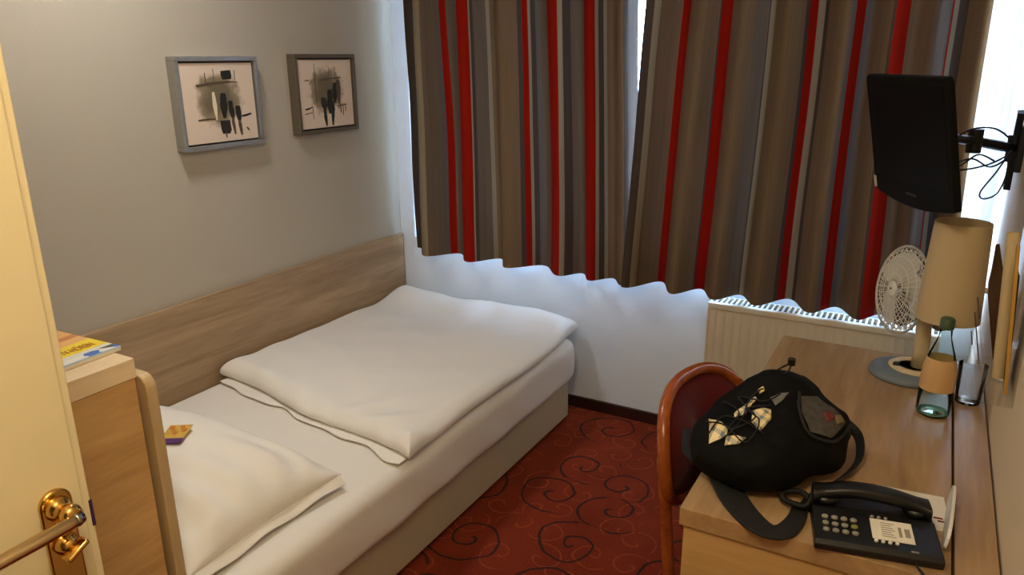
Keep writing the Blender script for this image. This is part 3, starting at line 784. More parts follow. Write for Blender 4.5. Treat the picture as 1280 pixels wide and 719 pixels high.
# ------------------------------------------------------------------ desk
dk = thing('desk', 'oak-effect writing desk along the right wall', 'desk', (-.08, 1.85, 0))
o = obj('desk_top', box(-.27, .203, -.554, .55, .70, .74), M['oak_desk'], dk); bevel_mod(o, .0015)
obj('back_strip', box(.207, .275, -.554, .55, .70, .746, bev=.001), M['oak_desk'], dk)
obj('end_panel', box(-.262, .27, -.545, -.52, 0, .699), M['oak_end'], dk)
obj('end_panel', box(-.262, .27, .52, .545, 0, .699), M['oak_end'], dk)
obj('modesty_panel', box(.22, .24, -.52, .52, .3, .699), M['oak_end'], dk)

# ------------------------------------------------------------------ chair
ch = thing('chair', 'bentwood chair with dark red padded back tucked under the desk', 'chair', (-.30, 1.80, 0))
dvec = Vector((.258, .966, 0)); nvec = Vector((.966, -.258, 0)); up = Vector((-.14, .04, 1)).normalized()
off = Vector((-.30, 1.80, 0))
Cb = Vector((-.478, 1.845, .622)) - off
HW, HH = .212, .165
def ringpt(a, f=1): 
    c, s = math.cos(a), math.sin(a)
    sg = lambda v: math.copysign(abs(v) ** .85, v)
    bow = nvec * (.05 * (abs(c) ** 2))
    return Cb + dvec * (HW * f * sg(c)) + up * (HH * f * sg(s)) + bow
bm = BM()
add_tube(bm, [ringpt(2 * PI * k / 64) for k in range(64)], .0165, 12, closed=True)
obj('back_frame', bm, M['bentwood'], ch, True)
bm = BM()
def padpt(u, v):
    a = 2 * PI * u
    r = math.sin(v * PI / 2) if v < 1 else 1
    p = ringpt(a, .93 * min(1, v * 1.0))
    return p
# cushion: lens shape, front and back
for sgn in (1, -1):
    rings = []
    for j in range(1, 9):
        f = j / 8
        rings.append([bm.verts.new(ringpt(2 * PI * k / 48, .94 * f) + nvec * sgn * (.018 * math.sqrt(max(0, 1 - f ** 3)) + .001)) for k in range(48)])
    cvt = bm.verts.new(Cb + nvec * sgn * .019)
    for k in range(48): bm.faces.new((cvt, rings[0][k], rings[0][(k + 1) % 48]))
    for A, B in zip(rings, rings[1:]):
        for k in range(48): bm.faces.new((A[k], B[k], B[(k + 1) % 48], A[(k + 1) % 48]))
obj('backrest', bm, M['darkred'], ch, True)
Sc = Vector((-.275, 1.79, 0)) - off
bm = BM()
add_lathe(bm, [(.19, .425), (.205, .43), (.207, .445), (.2, .455)], 40, Matrix.Translation(Sc))
obj('seat_frame', bm, M['bentwood'], ch, True)
obj('seat', lathe([(.196, .452), (.2, .465), (.188, .482), (.14, .492), (.05, .495)], 40, Matrix.Translation(Sc)), M['darkred'], ch, True)
def leg(a, b, r0=.017, r1=.013, mid=None):
    pts = [a, mid, b] if mid else [a, b]
    return tube(spline([Vector(p) - off for p in pts], 8), lambda t: r0 + (r1 - r0) * t, 12)
obj('leg', leg((-.500, 1.665, .62), (-.425, 1.628, 0), .018, .015, (-.478, 1.655, .42)), M['bentwood'], ch, True)
obj('leg', leg((-.415, 2.045, .62), (-.405, 2.03, 0), .018, .015, (-.40, 2.035, .42)), M['bentwood'], ch, True)
obj('leg', leg((-.16, 1.66, .43), (-.12, 1.62, 0)), M['bentwood'], ch, True)
obj('leg', leg((-.12, 1.86, .43), (-.08, 1.90, 0)), M['bentwood'], ch, True)

# ------------------------------------------------------------------ television, wall mount and cables
tvd = Vector((.53, -.848, 0)); tvn = Vector((-.848, -.53, 0))
tv = thing('television', 'small black flat television hanging on the wall mount before the curtains', 'television', (-.0565, 2.045, 1.257))
Mt = Matrix((( tvd.x, tvn.x, 0, 0), (tvd.y, tvn.y, 0, 0), (0, 0, 1, 0), (0, 0, 0, 1)))   # local x along screen, local y out of the screen
tv.rotation_euler = (0, 0, math.atan2(tvd.y, tvd.x))
# local frame: +x along tvd, -y... screen side
ly = Vector((-math.sin(math.atan2(tvd.y, tvd.x)), math.cos(math.atan2(tvd.y, tvd.x)), 0))
sg = 1 if ly.dot(tvn) > 0 else -1
TILT = Matrix.Translation((0, 0, .15)) @ Matrix.Rotation(-sg * math.radians(13), 4, 'X') @ Matrix.Translation((0, 0, -.15))
W2 = .173; HT = .305
def tv_outline(inset=0, n=10):
    pts = []
    for k in range(2 * n + 1):
        x = -W2 + inset + (2 * W2 - 2 * inset) * k / (2 * n)
        pts.append((x, .006 - .022 * (1 - (x / W2) ** 2) + inset))
    r = .012
    for k in range(5): a = PI / 2 * k / 4; pts.append((W2 - inset - r + r * math.cos(a), HT - inset - r + r * math.sin(a)))
    for k in range(5): a = PI / 2 + PI / 2 * k / 4; pts.append((-W2 + inset + r + r * math.cos(a), HT - inset - r + r * math.sin(a)))
    return pts
RXZ = TILT @ Matrix(((1, 0, 0, 0), (0, 0, 1, 0), (0, 1, 0, 0), (0, 0, 0, 1)))    # (x,z,depth)->(x,depth,z)
bm = BM(); add_prism(bm, tv_outline(), -.006 * sg, .012 * sg, RXZ)
o = obj('case', bm, M['tvblack'], tv); bevel_mod(o, .004, 3)
bm = BM(); add_prism(bm, [(-.11, .05), (.11, .05), (.12, .07), (.12, .22), (.11, .24), (-.11, .24), (-.12, .22), (-.12, .07)], -.034 * sg, -.004 * sg, RXZ)
o = obj('rear_cover', bm, M['tvblack'], tv); bevel_mod(o, .008, 2)
sc_ = obj('screen', (lambda b: (add_prism(b, [(-.158, .050), (.158, .050), (.158, .290), (-.158, .290)], .0121 * sg, .0127 * sg, RXZ), b)[1])(BM()), M['screen'], tv)
obj('maker_badge', (lambda b: (add_prism(b, [(-.022, .016), (.022, .016), (.022, .022), (-.022, .022)], .0122 * sg, .0130 * sg, RXZ), b)[1])(BM()), plain('dim_grey_print', (44, 44, 42), .5), tv)
obj('sticker', (lambda b: (add_prism(b, [(-W2 - .0012, .012), (-W2 + .0102, .012), (-W2 + .0102, .042), (-W2 - .0012, .042)], .0122 * sg, .0130 * sg, RXZ), b)[1])(BM()), plain('pale_sticker', (190, 178, 150), .6), tv)
mt_ = thing('television_mount', 'black swivel wall mount arm holding the television on the right wall', 'wall mount', (XR, 2.43, 1.36))
bm = BM()
add_box(bm, -.016, 0, -.03, .03, -.06, .06, bev=.003)
add_box(bm, -.030, -.014, -.016, .016, -.012, .09, M=Matrix.Translation((0, .012, .01)) @ Matrix.Rotation(math.radians(14), 4, 'X'))
add_box(bm, -.030, -.014, -.016, .016, -.10, .012, M=Matrix.Translation((0, .0, -.01)) @ Matrix.Rotation(math.radians(6), 4, 'X'))
obj('wall_plate', bm, M['blackmetal'], mt_)
tip = Vector((-.0585, 2.045, 1.415)) - tvn * .064 - Vector((XR, 2.43, 1.36))
el = Vector((-.12, -.13, .028))
bm = BM()
add_tube(bm, [(-.02, 0, .0), tuple(el)], .013, 8); add_tube(bm, [tuple(el), tuple(tip)], .012, 8)
add_lathe(bm, [(.018, -.03), (.018, .03)], 14, Matrix.Translation(el)); add_lathe(bm, [(.016, -.035), (.016, .035)], 14, Matrix.Translation((-.025, 0, 0)))
obj('arm', bm, M['blackmetal'], mt_)
hp = BM(); q = Matrix.Translation(tip) @ Matrix.Rotation(math.atan2(tvd.y, tvd.x), 4, 'Z')
add_box(hp, -.04, .04, -.005 , .005, -.04, .04, M=q); obj('head_plate', hp, M['blackmetal'], mt_)
cb = thing('television_cable', 'thin black cables looped around the arm of the television mount', 'cable', (.08, 2.25, 1.38))
o0 = Vector((.08, 2.25, 1.38))
loops = [[(.015, 2.125, 1.365), (.03, 2.155, 1.335), (.06, 2.2, 1.325), (.11, 2.27, 1.33), (.15, 2.33, 1.345), (.17, 2.38, 1.36)],
         [(.015, 2.14, 1.375), (.035, 2.17, 1.345), (.08, 2.23, 1.35), (.12, 2.29, 1.325), (.15, 2.33, 1.335), (.165, 2.36, 1.355), (.14, 2.31, 1.31), (.11, 2.25, 1.265), (.12, 2.27, 1.245), (.15, 2.31, 1.255), (.165, 2.34, 1.30), (.165, 2.37, 1.34)],
         [(.04, 2.19, 1.41), (.07, 2.22, 1.425), (.11, 2.27, 1.425), (.14, 2.31, 1.41), (.165, 2.36, 1.385)],
         [(.03, 2.13, 1.37), (.035, 2.10, 1.33), (.04, 2.07, 1.29), (.04, 2.05, 1.26), (.05, 2.07, 1.24)],
         [(.02, 2.15, 1.37), (.05, 2.19, 1.335), (.09, 2.24, 1.36), (.13, 2.3, 1.34)]]
for l in loops:
    obj('cable_loop', tube([p - o0 for p in spline(l, 8)], .0024, 6), M['cord'], cb, True)

# ------------------------------------------------------------------ wall lamp
lp = thing('wall_lamp', 'beige cylindrical fabric lamp shade on the right wall above the bottle', 'lamp', (.080, 2.10, .962))
bm = BM()
add_lathe(bm, [(.073, 0), (.0625, .250)], 48, cap=False); add_lathe(bm, [(.0615, .250), (.072, 0)], 48, cap=False)
add_lathe(bm, [(.0615, .25), (.0625, .25)], 48, cap=False); add_lathe(bm, [(.073, 0), (.072, 0)], 48, cap=False)
obj('lamp_shade', bm, M['shade'], lp, True)
obj('lamp_holder', lathe([(.018, .08), (.02, .09), (.02, .14), (.014, .15)], 20), M['white'], lp, True)
obj('bulb', lathe([(.012, .15), (.024, .175), (.026, .195), (.016, .215), (.004, .22)], 20), M['paper'], lp, True)
bm = BM(); add_tube(bm, [(0, 0, .085), (.119, 0, .085)], .007, 10); obj('bracket', bm, M['white'], lp, True)
obj('wall_rose', lathe([(.035, 0), (.035, .008), (.02, .016)], 24, Matrix.Translation((.119, 0, .085)) @ Matrix.Rotation(-PI / 2, 4, 'Y')), M['white'], lp, True)

# ------------------------------------------------------------------ desk fan
fan = thing('desk_fan', 'white caged desk fan with grey base at the far end of the desk', 'fan', (.012, 2.238, .7405))
obj('base', lathe([(.098, 0), (.100, .006), (.096, .016), (.075, .026), (.045, .030)], 48), M['greyp'], fan, True)
obj('base_ring', lathe([(.064, .024), (.066, .031), (.058, .036), (.046, .036), (.044, .030)], 48, Matrix.Translation((.015, -.005, 0))), M['cream'], fan, True)
obj('column', tube([(.026, 0, .025), (.024, .0, .12), (.018, .0, .235)], lambda t: .021 - .003 * t, 20), M['cream'], fan, True)
obj('control_knob', lathe([(.009, 0), (.009, .012), (.006, .016)], 14, Matrix.Translation((-.03, -.03, .028))), M['dark'], fan, True)
axis = Vector((-.84, -.52, .14)).normalized()
HC = Vector((-.046, .030, .236))
Q = axis.to_track_quat('Z', 'Y').to_matrix().to_4x4()
FM = Matrix.Translation(HC) @ Q
FR = .122
def cage(front):
    bm = BM()
    zs = 1 if front else -1
    prof = lambda t: Vector((FR * t, 0, zs * (.028 * (1 - t ** 3))))
    for k in range(36):
        a = 2 * PI * k / 36
        R = Matrix.Rotation(a, 4, 'Z')
        add_tube(bm, [FM @ R @ prof(.18 + .82 * i / 6) for i in range(7)], .0011, 4)
    for t in (.35, .55, .75, .9, 1.0):
        add_tube(bm, [FM @ Matrix.Rotation(2 * PI * k / 48, 4, 'Z') @ prof(t) for k in range(48)], .0013 if t < 1 else .0035, 5, closed=True)
    return bm
M['cage'] = plain('white_fan_wire', (232, 226, 214), .4)
M['blade'] = clear('translucent_blade', (.86, .86, .86), .3, .2)
obj('front_guard', cage(True), M['cage'], fan, True)
obj('rear_guard', cage(False), M['cage'], fan, True)
obj('guard_badge', lathe([(.022, .025), (.022, .029), (.017, .031)], 24, FM), M['white'], fan, True)
obj('badge_dot', lathe([(.003, .030), (.003, .033)], 10, FM), M['brownpaper'], fan)
for k in range(3):
    bm = BM()
    def bl(u, v, k=k):
        a = 2 * PI * k / 3 + (u - .5) * 1.75; r = .018 + (.105 - .018) * v * (1 - .25 * (2 * u - 1) ** 4)
        return FM @ Vector((r * math.cos(a), r * math.sin(a), (u - .5) * .03))
    add_grid(bm, bl, 10, 8); obj('blade', bm, plain('pale_blade', (214, 212, 206), .3), fan, True)
obj('motor_housing', lathe([(.03, -.085), (.04, -.078), (.045, -.06), (.045, -.04), (.03, -.036)], 28, FM), M['cream'], fan, True)

# ------------------------------------------------------------------ bottle and tumbler
bt = thing('water_bottle', 'pale green glass water bottle with orange-beige label on the desk', 'bottle', (.079, 2.0, .741))
obj('glass_body', lathe([(.030, 0), (.0365, .004), (.0385, .014), (.0385, .105), (.037, .125), (.029, .160), (.019, .190), (.0145, .205), (.0135, .232)], 36), M['green_glass'], bt, True)
obj('water', lathe([(.028, .004), (.0345, .010), (.0355, .02), (.0355, .085)], 32), M['water'], bt, True)
obj('bottom_ring', lathe([(.026, .001), (.036, .006), (.0345, .009), (.022, .003)], 32), plain('green_glass_foot', (120, 160, 140), .15), bt, True)
bm = BM(); add_lathe(bm, [(.039, .070), (.0391, .106), (.0375, .128), (.0320, .152)], 36, cap=False); obj('label', bm, M['bottlelabel'], bt, True)
obj('cap', lathe([(.0155, .226), (.016, .23), (.016, .250), (.013, .254)], 20), M['capgreen'], bt, True)
tb = thing('tumbler', 'upright clear drinking glass behind the water bottle on the desk', 'glass', (.155, 2.10, .747))
bm = BM(); add_lathe(bm, [(.001, .001), (.027, .001), (.029, .005), (.033, .105)], 28, cap=False); add_lathe(bm, [(.0275, .008), (.001, .008)], 28, cap=False)
obj('tumbler_wall', bm, M['glass2'], tb, True)

# ------------------------------------------------------------------ acrylic brochure holder with its leaflets
hd = thing('wall_mounted_brochure_holder', 'clear acrylic brochure holder fixed to the right wall above the desk', 'brochure holder', (XR, 1.82, .945))
HX = .064
def sheet(*q): bm = BM(); add_poly(bm, q); return bm
obj('back_sheet', sheet((-.004, -.20, 0), (-.004, .22, 0), (-.004, .22, .33), (-.004, -.20, .33)), M['acrylic'], hd)
obj('front_sheet', sheet((-HX, -.20, 0), (-HX, .22, 0), (-HX, .22, .10), (-HX, -.20, .10)), M['acrylic'], hd)
for y in (-.20, .22): obj('side_sheet', sheet((-HX, y, 0), (-.004, y, 0), (-.004, y, .10), (-HX, y, .10)), M['acrylic'], hd)
obj('floor_sheet', sheet((-HX, -.20, 0), (-HX, .22, 0), (-.004, .22, 0), (-.004, -.20, 0)), M['acrylic'], hd)
M['rust'] = plain('dark_red_edge', (96, 36, 28), .4)
for z, y0 in ((.012, .12), (.060, -.12), (.098, .05)): obj('cross_rod', tube([(-HX - .0035, y0, z), (-HX - .0035, .22, z)], .0014, 6), M['rust'], hd)
obj('screw', lathe([(.005, 0), (.005, .004), (.003, .005)], 12, Matrix.Translation((-HX - .002, -.13, .06)) @ Matrix.Rotation(-PI / 2, 4, 'Y')), M['chrome'], hd)
# leaflets inside, leaning out from the wall
def fan_leaflet():
    bm = BM()
    n = 7
    prof = [(0, .25), (.17, 1), (.20, .95), (.27, .35), (.30, .12)]
    for k in range(n):
        q = []
        for z_, w_ in prof:
            q.append((bm.verts.new((.008 * (k % 2), (-.5 + k / n) * .044 * w_, z_)), bm.verts.new((.008 * ((k + 1) % 2), (-.5 + (k + 1) / n) * .044 * w_, z_))))
        for A, B in zip(q, q[1:]): bm.faces.new((A[0], A[1], B[1], B[0]))
    bmesh.ops.rotate(bm, verts=bm.verts, cent=(0, 0, 0), matrix=Matrix.Rotation(math.radians(58), 3, 'Z'))
    return bm
def lean(o, loc, a, b=0): o.location = loc; o.rotation_euler = (math.radians(b), math.radians(a), 0)
o = obj('leaflet', fan_leaflet(), M['brownpaper']); lean(o, (.175, 1.87, .950), -8); o.scale = (1, 1, .88)
tag(o, 'brown pleated leaflet with pointed ends, farthest in the acrylic holder', 'leaflet')
o = obj('leaflet', box(-.0015, .0015, -.035, .035, 0, .27, bev=.0006), M['darkpaper']); lean(o, (.1885, 1.735, .948), -4); o.scale = (1, 1, .9)
tag(o, 'dark brown upright leaflet behind the ochre one in the acrylic holder', 'leaflet')
o = obj('leaflet', box(-.003, .003, -.008, .008, 0, .345, bev=.0008), M['yellowpaper']); lean(o, (.186, 1.685, .949), -5); o.scale = (1, 1, .88)
tag(o, 'narrow ochre leaflet standing upright in the acrylic holder', 'leaflet')
bm = BM(); add_lathe(bm, [(.012, 0), (.012, .31)], 24, cap=False); add_lathe(bm, [(.0112, .31), (.0112, 0)], 24, cap=False); add_lathe(bm, [(.0112, .31), (.012, .31)], 24, cap=False)
o = obj('rolled_paper', bm, M['creampaper'], None, True); lean(o, (.178, 1.772, .950), -4)
tag(o, 'cream rolled paper tube standing in the acrylic holder', 'paper roll')

# ------------------------------------------------------------------ telephone
ph = thing('telephone', 'black desk telephone with grey keys and coiled cord on the desk corner', 'telephone', (-.010, 1.378, .7415), math.radians(12))
def ph_body():
    bm = BM()
    # profile across y: low at the near edge, rising to the handset bed
    prof = [(-.076, 0), (-.078, .014), (-.070, .020), (.022, .032), (.026, .028), (.072, .030), (.078, .024), (.079, 0)]
    A = [bm.verts.new((-.104, y, z)) for y, z in prof]; B = [bm.verts.new((.108, y, z)) for y, z in prof]
    bm.faces.new(A[::-1]); bm.faces.new(B)
    for i in range(len(prof)): bm.faces.new((A[i], B[i], B[(i + 1) % len(prof)], A[(i + 1) % len(prof)]))
    return bm
o = obj('body', ph_body(), M['black'], ph); bevel_mod(o, .004, 3)
sl = math.atan2(.012, .092)
def on_slope(x, y, lift=0):  # point on the sloping top
    return Vector((x, y, .020 + (y + .070) * math.tan(sl) + lift))
SR_ = Matrix.Rotation(sl, 4, 'X')
for i in range(4):
    for j in range(3):
        p = on_slope(-.083 + i * .0165, -.044 + j * .0175, .0005)
        bm = BM(); add_lathe(bm, [(.0058, -.002), (.006, .0025), (.0045, .004)], 16, Matrix.Translation(p) @ SR_ @ Matrix.Diagonal((1, .85, 1, 1)))
        obj('key', bm, M['keygreen'] if (i, j) == (3, 1) else M['keygrey'], ph, True)
p = on_slope(.030, -.022, .0012)
cd = obj('label_card', (lambda b: (add_box(b, -.035, .035, -.027, .027, 0, .0012, M=Matrix.Translation(p) @ SR_), b)[1])(BM()), M['paper'], ph)
for r_ in range(7):
    obj('printed_line', (lambda b: (add_box(b, -.018, .005 - .003 * (r_ % 3), -.018 + .0058 * r_, -.0162 + .0058 * r_, .0012, .0016, M=Matrix.Translation(p) @ SR_), b)[1])(BM()), M['inkgrey'], cd)
for x0_, x1_, y0_, y1_ in ((.011, .016, -.014, .012), (.021, .030, -.012, .010)):
    obj('printed_block', (lambda b: (add_box(b, x0_, x1_, y0_, y1_, .0012, .0016, M=Matrix.Translation(p) @ SR_), b)[1])(BM()), M['inkgrey'], cd)
for y_, n_ in ((-.054, 4), (.0095, 3)):
    for i in range(n_):
        q = on_slope(.000 + i * .0115, y_, .001)
        obj('memory_button', lathe([(.0033, -.001), (.0035, .0025), (.002, .004)], 12, Matrix.Translation(q) @ SR_), M['white'] if y_ < 0 else M['keygrey'], ph, True)
obj('badge', (lambda b: (add_box(b, -.006, .006, -.002, .002, 0, .0008, M=Matrix.Translation(on_slope(.062, -.066, .0)) @ SR_), b)[1])(BM()), M['keygrey'], ph)
bm = BM()
hs = spline([(-.104, .048, .042), (-.080, .049, .050), (-.03, .050, .060), (.03, .050, .058), (.080, .049, .048), (.104, .048, .040)], 8)
R = []
for i, c in enumerate(hs):
    t = i / (len(hs) - 1); e = abs(2 * t - 1)
    wy = .019 + .007 * max(0, (e - .62) / .38); wz = .012 + .004 * max(0, (e - .6) / .4)
    f = 1 if .02 < t < .98 else .75
    R.append([bm.verts.new(c + Vector((0, math.copysign(abs(math.cos(a)) ** .6, math.cos(a)) * wy * f, math.copysign(abs(math.sin(a)) ** .6, math.sin(a)) * wz * f))) for a in [2 * PI * k / 16 for k in range(16)]])
for A, B in zip(R, R[1:]):
    for k in range(16): bm.faces.new((A[k], A[(k + 1) % 16], B[(k + 1) % 16], B[k]))
bm.faces.new(R[0][::-1]); bm.faces.new(R[-1])
hsb = obj('handset', bm, M['black'], ph, True)
for x in (-.080, .080): obj('ear_cup' if x > 0 else 'mouth_cup', lathe([(.020, .0305), (.023, .034), (.022, .044)], 20, Matrix.Translation((x, .049, 0))), M['black'], hsb, True)
# coiled cord
bm = BM()
path = spline([(-.100, .047, .040), (-.114, .030, .022), (-.135, .034, .019), (-.155, .052, .0165), (-.154, .074, .0165), (-.130, .084, .0185), (-.112, .072, .0205), (-.106, .05, .016)], 14)
coil = []
for i in range((len(path) - 1) * 5):
    t = i / 5; k = int(t); f = t - k; c = path[k].lerp(path[k + 1], f); tg = (path[k + 1] - path[k]).normalized()
    s = tg.cross(Vector((0, 0, 1))).normalized(); u_ = s.cross(tg)
    a = 2 * PI * t * .95
    coil.append(c + (s * math.cos(a) + u_ * math.sin(a)) * .0048)
add_tube(bm, coil, .0019, 5); obj('coiled_cord', bm, M['cord'], ph, True)
bm = BM(); add_tube(bm, spline([(.062, -.072, .008), (.064, -.088, .006), (.075, -.1105, -.004), (.086, -.114, -.06), (.09, -.117, -.3)], 8), .0025, 6); obj('line_cord', bm, M['cord'], ph, True)

# leaflet under the telephone, white board leaning against the strip
lf = thing('leaflet', 'white leaflet with a red edge lying under the telephone', 'leaflet', (.045, 1.524, .7405), math.radians(6))
obj('sheet', box(-.062, .07, -.075, .055, 0, .0006), M['paper'], lf)
obj('red_edge', box(-.0625, -.056, -.075, .055, .0001, .0009), M['redink'], lf)
bm = BM(); add_box(bm, .044, .060, -.034, -.028, .0006, .0009); add_box(bm, .050, .064, -.044, -.038, .0006, .0009); obj('dark_red_print', bm, plain('maroon_print', (110, 24, 30), .7), lf)
wb = thing('white_board', 'small white round-ended board leaning between the telephone and the right wall', 'board', (.112, 1.472, .7415), math.radians(-2.5))
bm = BM()
pts = []
for k in range(28):
    a = 2 * PI * k / 28; pts.append((math.copysign(abs(math.cos(a)) ** .55, math.cos(a)) * .100, .027 + math.copysign(abs(math.sin(a)) ** .7, math.sin(a)) * .026))
add_prism(bm, pts, -.003, .003, Matrix.Rotation(math.radians(7), 4, 'Y') @ Matrix(((0, 0, 1, 0), (1, 0, 0, 0), (0, 1, 0, 0), (0, 0, 0, 1))))
o = obj('board_sheet', bm, M['white'], wb); bevel_mod(o, .001)

# ------------------------------------------------------------------ backpack on the desk
bp = thing('backpack', 'black drawstring daypack with plaid cloth under bungee cords on the desk', 'backpack', (-.222, 1.545, .7415))
RZ = math.radians(57)
def bag_raw(u, v):
    """u around 0..1, v bottom..top -1..1 -> local point"""
    a = 2 * PI * u; c, s = math.cos(a), math.sin(a)
    e = lambda q, p: math.copysign(abs(q) ** p, q)
    lat = v * PI / 2
    cl = abs(math.cos(lat)) ** .62; sl_ = math.copysign(abs(math.sin(lat)) ** .8, math.sin(lat))
    x = .180 * e(c, .85) * cl; y = .122 * e(s, .85) * cl
    z = .068 + (.068 if sl_ < 0 else .078) * sl_
    # gathered mouth: the top pulls towards +y and narrows
    if z > .05: z += .048 * math.exp(-(((x - .045) / .075) ** 2 + ((y - .045) / .07) ** 2)) * min(1, (z - .05) / .05)
    z -= .02 * max(0, -x - .06) / .12 * (z > .03)
    P = Vector((x, y, z))
    lump = .022 * noise.noise(P * 7 + Vector((3, 1, 0))) + .012 * noise.noise(P * 15) + .004 * noise.noise(P * 40)
    d_ = Vector((x, y, (z - .065) * .8)); d_.normalize()
    P += d_ * lump
    P.z = max(P.z, .001)
    return P
RB = Matrix.Rotation(RZ, 4, 'Z')
def bag_pt(u, v, lift=0):
    P = bag_raw(u % 1, v)
    if lift:
        e_ = .004
        n = (bag_raw((u + e_) % 1, v) - bag_raw((u - e_) % 1, v)).cross(bag_raw(u % 1, min(.999, v + e_)) - bag_raw(u % 1, max(-.999, v - e_)))
        if n.length > 0: P += n.normalized() * lift
    return RB @ P
bm = BM()
V = add_grid(bm, lambda a, b: bag_pt(a, -.99 + 1.98 * b), 72, 40, closed_u=True)
bm.faces.new([V[i][0] for i in range(72)][::-1]); bm.faces.new([V[i][40] for i in range(72)])
obj('bag_body', bm, M['bag'], bp, True)
def plaid():
    m, nt, p, o = base('plaid_cloth')
    tc = N(nt, 'ShaderNodeTexCoord'); out = None
    mp = N(nt, 'ShaderNodeMapping'); mp.inputs['Rotation'].default_value = (.3, .2, .5); nt.links.new(tc.outputs['Object'], mp.inputs['Vector'])
    sp = N(nt, 'ShaderNodeSeparateXYZ'); nt.links.new(mp.outputs[0], sp.inputs[0])
    mixs = []
    for k in (0, 1):
        md = N(nt, 'ShaderNodeMath', operation='MULTIPLY'); md.inputs[1].default_value = 26; nt.links.new(sp.outputs[k], md.inputs[0])
        fr = N(nt, 'ShaderNodeMath', operation='FRACT'); nt.links.new(md.outputs[0], fr.inputs[0])
        rp = N(nt, 'ShaderNodeValToRGB'); rp.color_ramp.interpolation = 'CONSTANT'; e = rp.color_ramp.elements
        e[0].color = lin((250, 232, 190)); e[1].position = .4; e[1].color = lin((120, 130, 140)); e.new(.6).color = lin((240, 214, 150)); e.new(.85).color = lin((90, 92, 80))
        nt.links.new(fr.outputs[0], rp.inputs['Fac']); mixs.append(rp.outputs['Color'])
    mx = N(nt, 'ShaderNodeMix', data_type='RGBA'); mx.inputs['Factor'].default_value = .5
    nt.links.new(mixs[0], mx.inputs['A']); nt.links.new(mixs[1], mx.inputs['B']); nt.links.new(mx.outputs['Result'], p.inputs['Base Color']); p.inputs['Roughness'].default_value = .9
    return m
M['plaid'] = plaid()
# outlines of the cloth, cords and pocket, in metres on a chart laid over the upper near side of the bag
CH = {
    'P1': [(-0.133, -0.002), (-0.113, -0.002), (-0.091, -0.012), (-0.091, -0.031), (-0.124, -0.052), (-0.127, -0.027)],
    'P2': [(-0.092, -0.031), (-0.07, -0.026), (-0.053, -0.028), (-0.065, -0.042), (-0.092, -0.05)],
    'P3': [(-0.084, 0.017), (-0.066, 0.035), (-0.046, 0.061), (-0.042, 0.055), (-0.055, 0.034), (-0.063, 0.017), (-0.082, 0.01)],
    'P4': [(-0.048, 0.029), (-0.03, 0.038), (-0.012, 0.037), (-0.01, 0.018), (-0.027, -0.01), (-0.048, 0.004)],
    'P5': [(-0.042, 0.075), (-0.032, 0.085), (-0.029, 0.076), (-0.038, 0.067)],
    'P6': [(-0.017, 0.062), (0.002, 0.076), (0.019, 0.08), (0.008, 0.061), (-0.004, 0.047)],
    'pocket': [(0.043, 0.076), (0.075, 0.081), (0.119, 0.055), (0.134, 0.034), (0.108, 0.0), (0.066, 0.005), (0.046, 0.045)],
    'red': [(0.088, 0.045), (0.104, 0.051), (0.112, 0.037), (0.097, 0.028)],
    'pale': [(0.108, 0.043), (0.121, 0.047), (0.129, 0.033), (0.115, 0.027)],
    'c1': [(-0.109, 0.037), (-0.074, 0.016), (-0.087, -0.02), (-0.041, 0.013), (-0.078, 0.05), (-0.028, 0.05), (0.002, 0.072)],
    'c2': [(-0.137, -0.011), (-0.096, -0.013), (-0.052, -0.04), (-0.032, 0.006), (-0.059, 0.028), (-0.011, 0.044)],
    'c3': [(-0.108, -0.049), (-0.072, -0.009), (-0.053, 0.054), (-0.031, 0.079)],
    'c4': [(-0.126, -0.035), (-0.105, 0.003), (-0.064, 0.001), (-0.021, -0.018)],
    'rim': [(0.039, 0.083), (0.041, 0.044), (0.064, -0.0), (0.11, -0.006), (0.142, 0.03)],
}
from mathutils.bvhtree import BVHTree
_bv = BM()
_V = add_grid(_bv, lambda a, b: bag_pt(a, -.99 + 1.98 * b), 72, 40, closed_u=True); _bv.faces.new([_V[i][40] for i in range(72)])
_bv.normal_update(); BVH = BVHTree.FromBMesh(_bv); _bv.free()
CD, CA, CB = Vector((-0.1276, 0.8877, -0.4424)), Vector((0.9898, 0.1422, -0.)), Vector((-0.0629, 0.4379, 0.8968))
CO = Vector((-.222, 1.545, .83)) - Vector((-.222, 1.545, .7415))
def on_bag(p, lift):
    o_ = CO + CA * p[0] + CB * p[1] - CD * .5
    hit, n, i, d_ = BVH.ray_cast(o_, CD)
    if hit is None:
        hit, n, i, d_ = BVH.find_nearest(CO + CA * p[0] + CB * p[1])
    if n.dot(CD) > 0: n = -n
    return hit + n * lift
def patch(poly, lift):
    """a cloth patch bulging slightly off the bag"""
    bm = BM(); n = len(poly); P = []
    for i in range(n):
        for k in range(4): t = k / 4; P.append((poly[i][0] * (1 - t) + poly[(i + 1) % n][0] * t, poly[i][1] * (1 - t) + poly[(i + 1) % n][1] * t))
    c = (sum(p[0] for p in P) / len(P), sum(p[1] for p in P) / len(P)); rings = []
    for f in (1, .85, .6, .3):
        rings.append([bm.verts.new(on_bag((c[0] + (p[0] - c[0]) * f, c[1] + (p[1] - c[1]) * f), lift * (1 if f < 1 else .55) + .0015 * noise.noise(Vector((p[0] * 60, p[1] * 60, f))))) for p in P])
    m_ = len(P); cv = bm.verts.new(on_bag(c, lift))
    for A_, B_ in zip(rings, rings[1:]):
        for k in range(m_): bm.faces.new((A_[k], A_[(k + 1) % m_], B_[(k + 1) % m_], B_[k]))
    for k in range(m_): bm.faces.new((rings[-1][k], rings[-1][(k + 1) % m_], cv))
    return bm
def cordline(pts, r=.0016, lift=.0080):
    return tube([on_bag((q.x, q.y), lift) for q in spline([(p[0], p[1], 0) for p in pts], 10)], r, 6)
